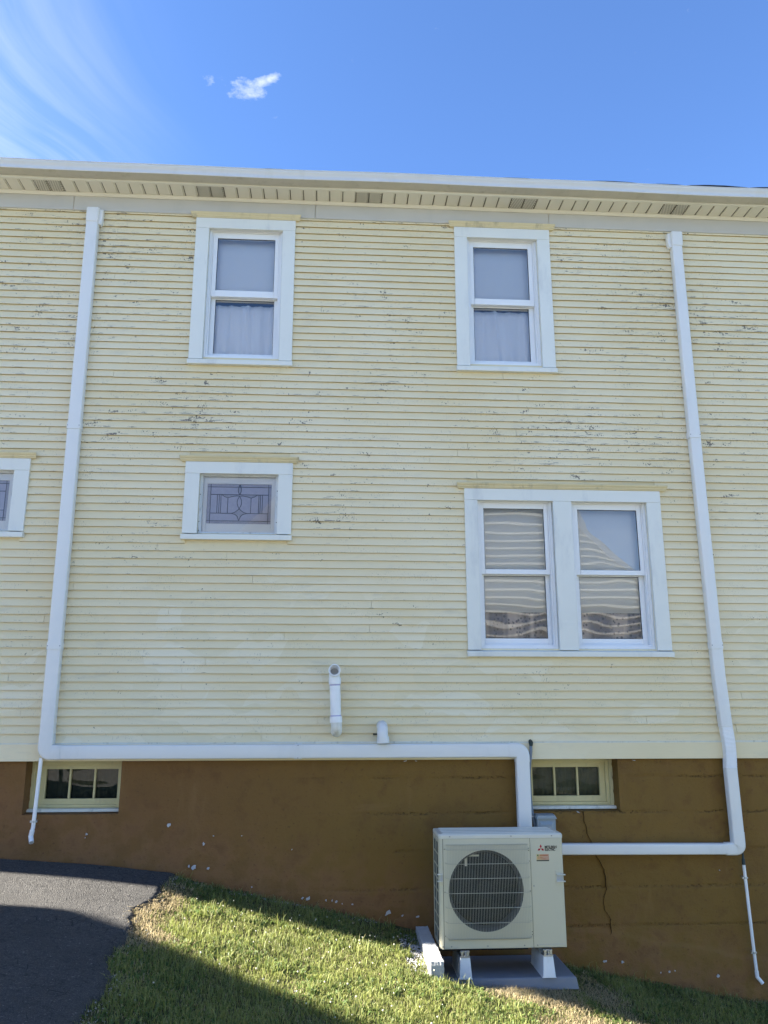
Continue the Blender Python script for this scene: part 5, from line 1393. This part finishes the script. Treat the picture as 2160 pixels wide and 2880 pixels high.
# ------------------------------------------------------------------ the neighbours (behind and left of the camera; they shade the yard and show in the panes)
def gable_house(name, label, x0, x1, y0, y1, zg0, ze, zr, axis, wall_m, steps=False):
    h = empty(name, ((x0 + x1) / 2, (y0 + y1) / 2, zg0), label, 'house')
    inv = Matrix.Translation(-Vector(h.location))
    def hp(mb, n, m, parent=h, **k):
        o = mb.build(n, m, parent, **k)
        if parent is h: o.matrix_parent_inverse = inv
        return o
    mb = MB()
    if axis == 'y':     # ridge runs along y, gable faces +y
        xm = (x0 + x1) / 2
        sec = [(x0, zg0), (x1, zg0), (x1, ze), (xm, zr), (x0, ze)]
        mb.add([(x, y1, z) for x, z in sec] + [(x, y0, z) for x, z in sec], [(0, 1, 2, 3, 4), (5, 6, 7, 8, 9), (0, 1, 6, 5), (1, 2, 7, 6), (4, 0, 5, 9)])
        w_ = hp(mb, 'wall', [wall_m])
        if steps:
            sd = MB(); z = zg0 + .6
            while z < zr - .15:
                t = min(1, max(0, (z + .1 - ze) / (zr - ze))) if z + .1 > ze else 0
                a, b = x0 + (xm - x0) * t, x1 - (x1 - xm) * t
                sd.prism_x([(y1 + .002, z), (y1 + .055, z), (y1 + .004, z + .198)], a, b); z += .20
            tag(hp(sd, 'siding_courses', [wall_m], w_), kind='stuff')
        ov = .35; sl = (zr - ze) / (xm - x0)
        for sg, xe in ((-1, x0), (1, x1)):
            xo = xe + sg * ov; zo = ze - ov * sl
            mb = MB(); mb.add([(xo, y0 - .3, zo), (xo, y1 + .10, zo), (xm, y1 + .10, zr), (xm, y0 - .3, zr), (xo, y0 - .3, zo + .12), (xo, y1 + .10, zo + .12), (xm, y1 + .10, zr + .12), (xm, y0 - .3, zr + .12)],
                              [(0, 1, 2, 3), (4, 5, 6, 7), (0, 1, 5, 4), (1, 2, 6, 5), (3, 0, 4, 7)]); R1 = hp(mb, 'roof', ['shingle'])
            mb = MB(); mb.add([(xo, y1 + .102, zo - .10), (xm, y1 + .102, zr - .10), (xm, y1 + .102, zr + .13), (xo, y1 + .102, zo + .13), (xo, y1 + .13, zo - .10), (xm, y1 + .13, zr - .10), (xm, y1 + .13, zr + .13), (xo, y1 + .13, zo + .13)],
                              [(0, 1, 2, 3), (4, 5, 6, 7), (0, 1, 5, 4), (1, 2, 6, 5), (2, 3, 7, 6), (3, 0, 4, 7)]); hp(mb, 'rake_board', ['nb_trim'])
    else:               # ridge runs along x, eave faces +y
        ym = (y0 + y1) / 2
        sec = [(y0, zg0), (y1, zg0), (y1, ze), (ym, zr), (y0, ze)]
        mb.prism_x(sec, x0, x1); hp(mb, 'wall', [wall_m])
        ov = .32; sl = (zr - ze) / (y1 - ym)
        for sg, ye in ((-1, y0), (1, y1)):
            yo = ye + sg * ov; zo = ze - ov * sl
            mb = MB(); mb.add([(x0 - .3, yo, zo), (x1 + .3, yo, zo), (x1 + .3, ym, zr), (x0 - .3, ym, zr), (x0 - .3, yo, zo + .14), (x1 + .3, yo, zo + .14), (x1 + .3, ym, zr + .14), (x0 - .3, ym, zr + .14)],
                              [(0, 1, 2, 3), (4, 5, 6, 7), (0, 1, 5, 4), (1, 2, 6, 5), (3, 0, 4, 7)]); hp(mb, 'roof', ['shingle'])
    return h, hp
NA, hpA = gable_house('neighbour_house', 'pale sided gabled house across the side yard, mirrored in the twin window', -3.6, 7.9, -23, -12, .2, 4.7, 10.45, 'y', 'nb_siding', steps=True)
for xa, za in ((.2, 4.4), (-2.2, 1.6), (1.4, 1.6), (5.6, 1.5)):
    mb = MB(); mb.box(xa, xa + .9, -12.0 - .02, -11.94, za, za + 1.4); f_ = hpA(mb, 'window', ['nb_trim'])
    mb = MB(); mb.box(xa + .09, xa + .81, -11.945, -11.93, za + .09, za + 1.31); hpA(mb, 'pane', ['nb_glass'], f_)
NL, hpL = gable_house('neighbour_house', 'tan two storey house beyond the driveway, throwing the shadow over the yard', -21, -12.55, -5.0, -1.05, 1.2, 6.6, 8.04, 'x', 'nb_wall')
for ya, za in ((-2.6, 2.4), (-4.4, 2.4), (-2.6, 5.0), (-4.4, 5.0)):
    mb = MB(); mb.box(-12.56, -12.50, ya, ya + 1.0, za, za + 1.4); f_ = hpL(mb, 'window', ['nb_trim'])
    mb = MB(); mb.box(-12.505, -12.49, ya + .09, ya + .91, za + .09, za + 1.31); hpL(mb, 'pane', ['nb_glass'], f_)
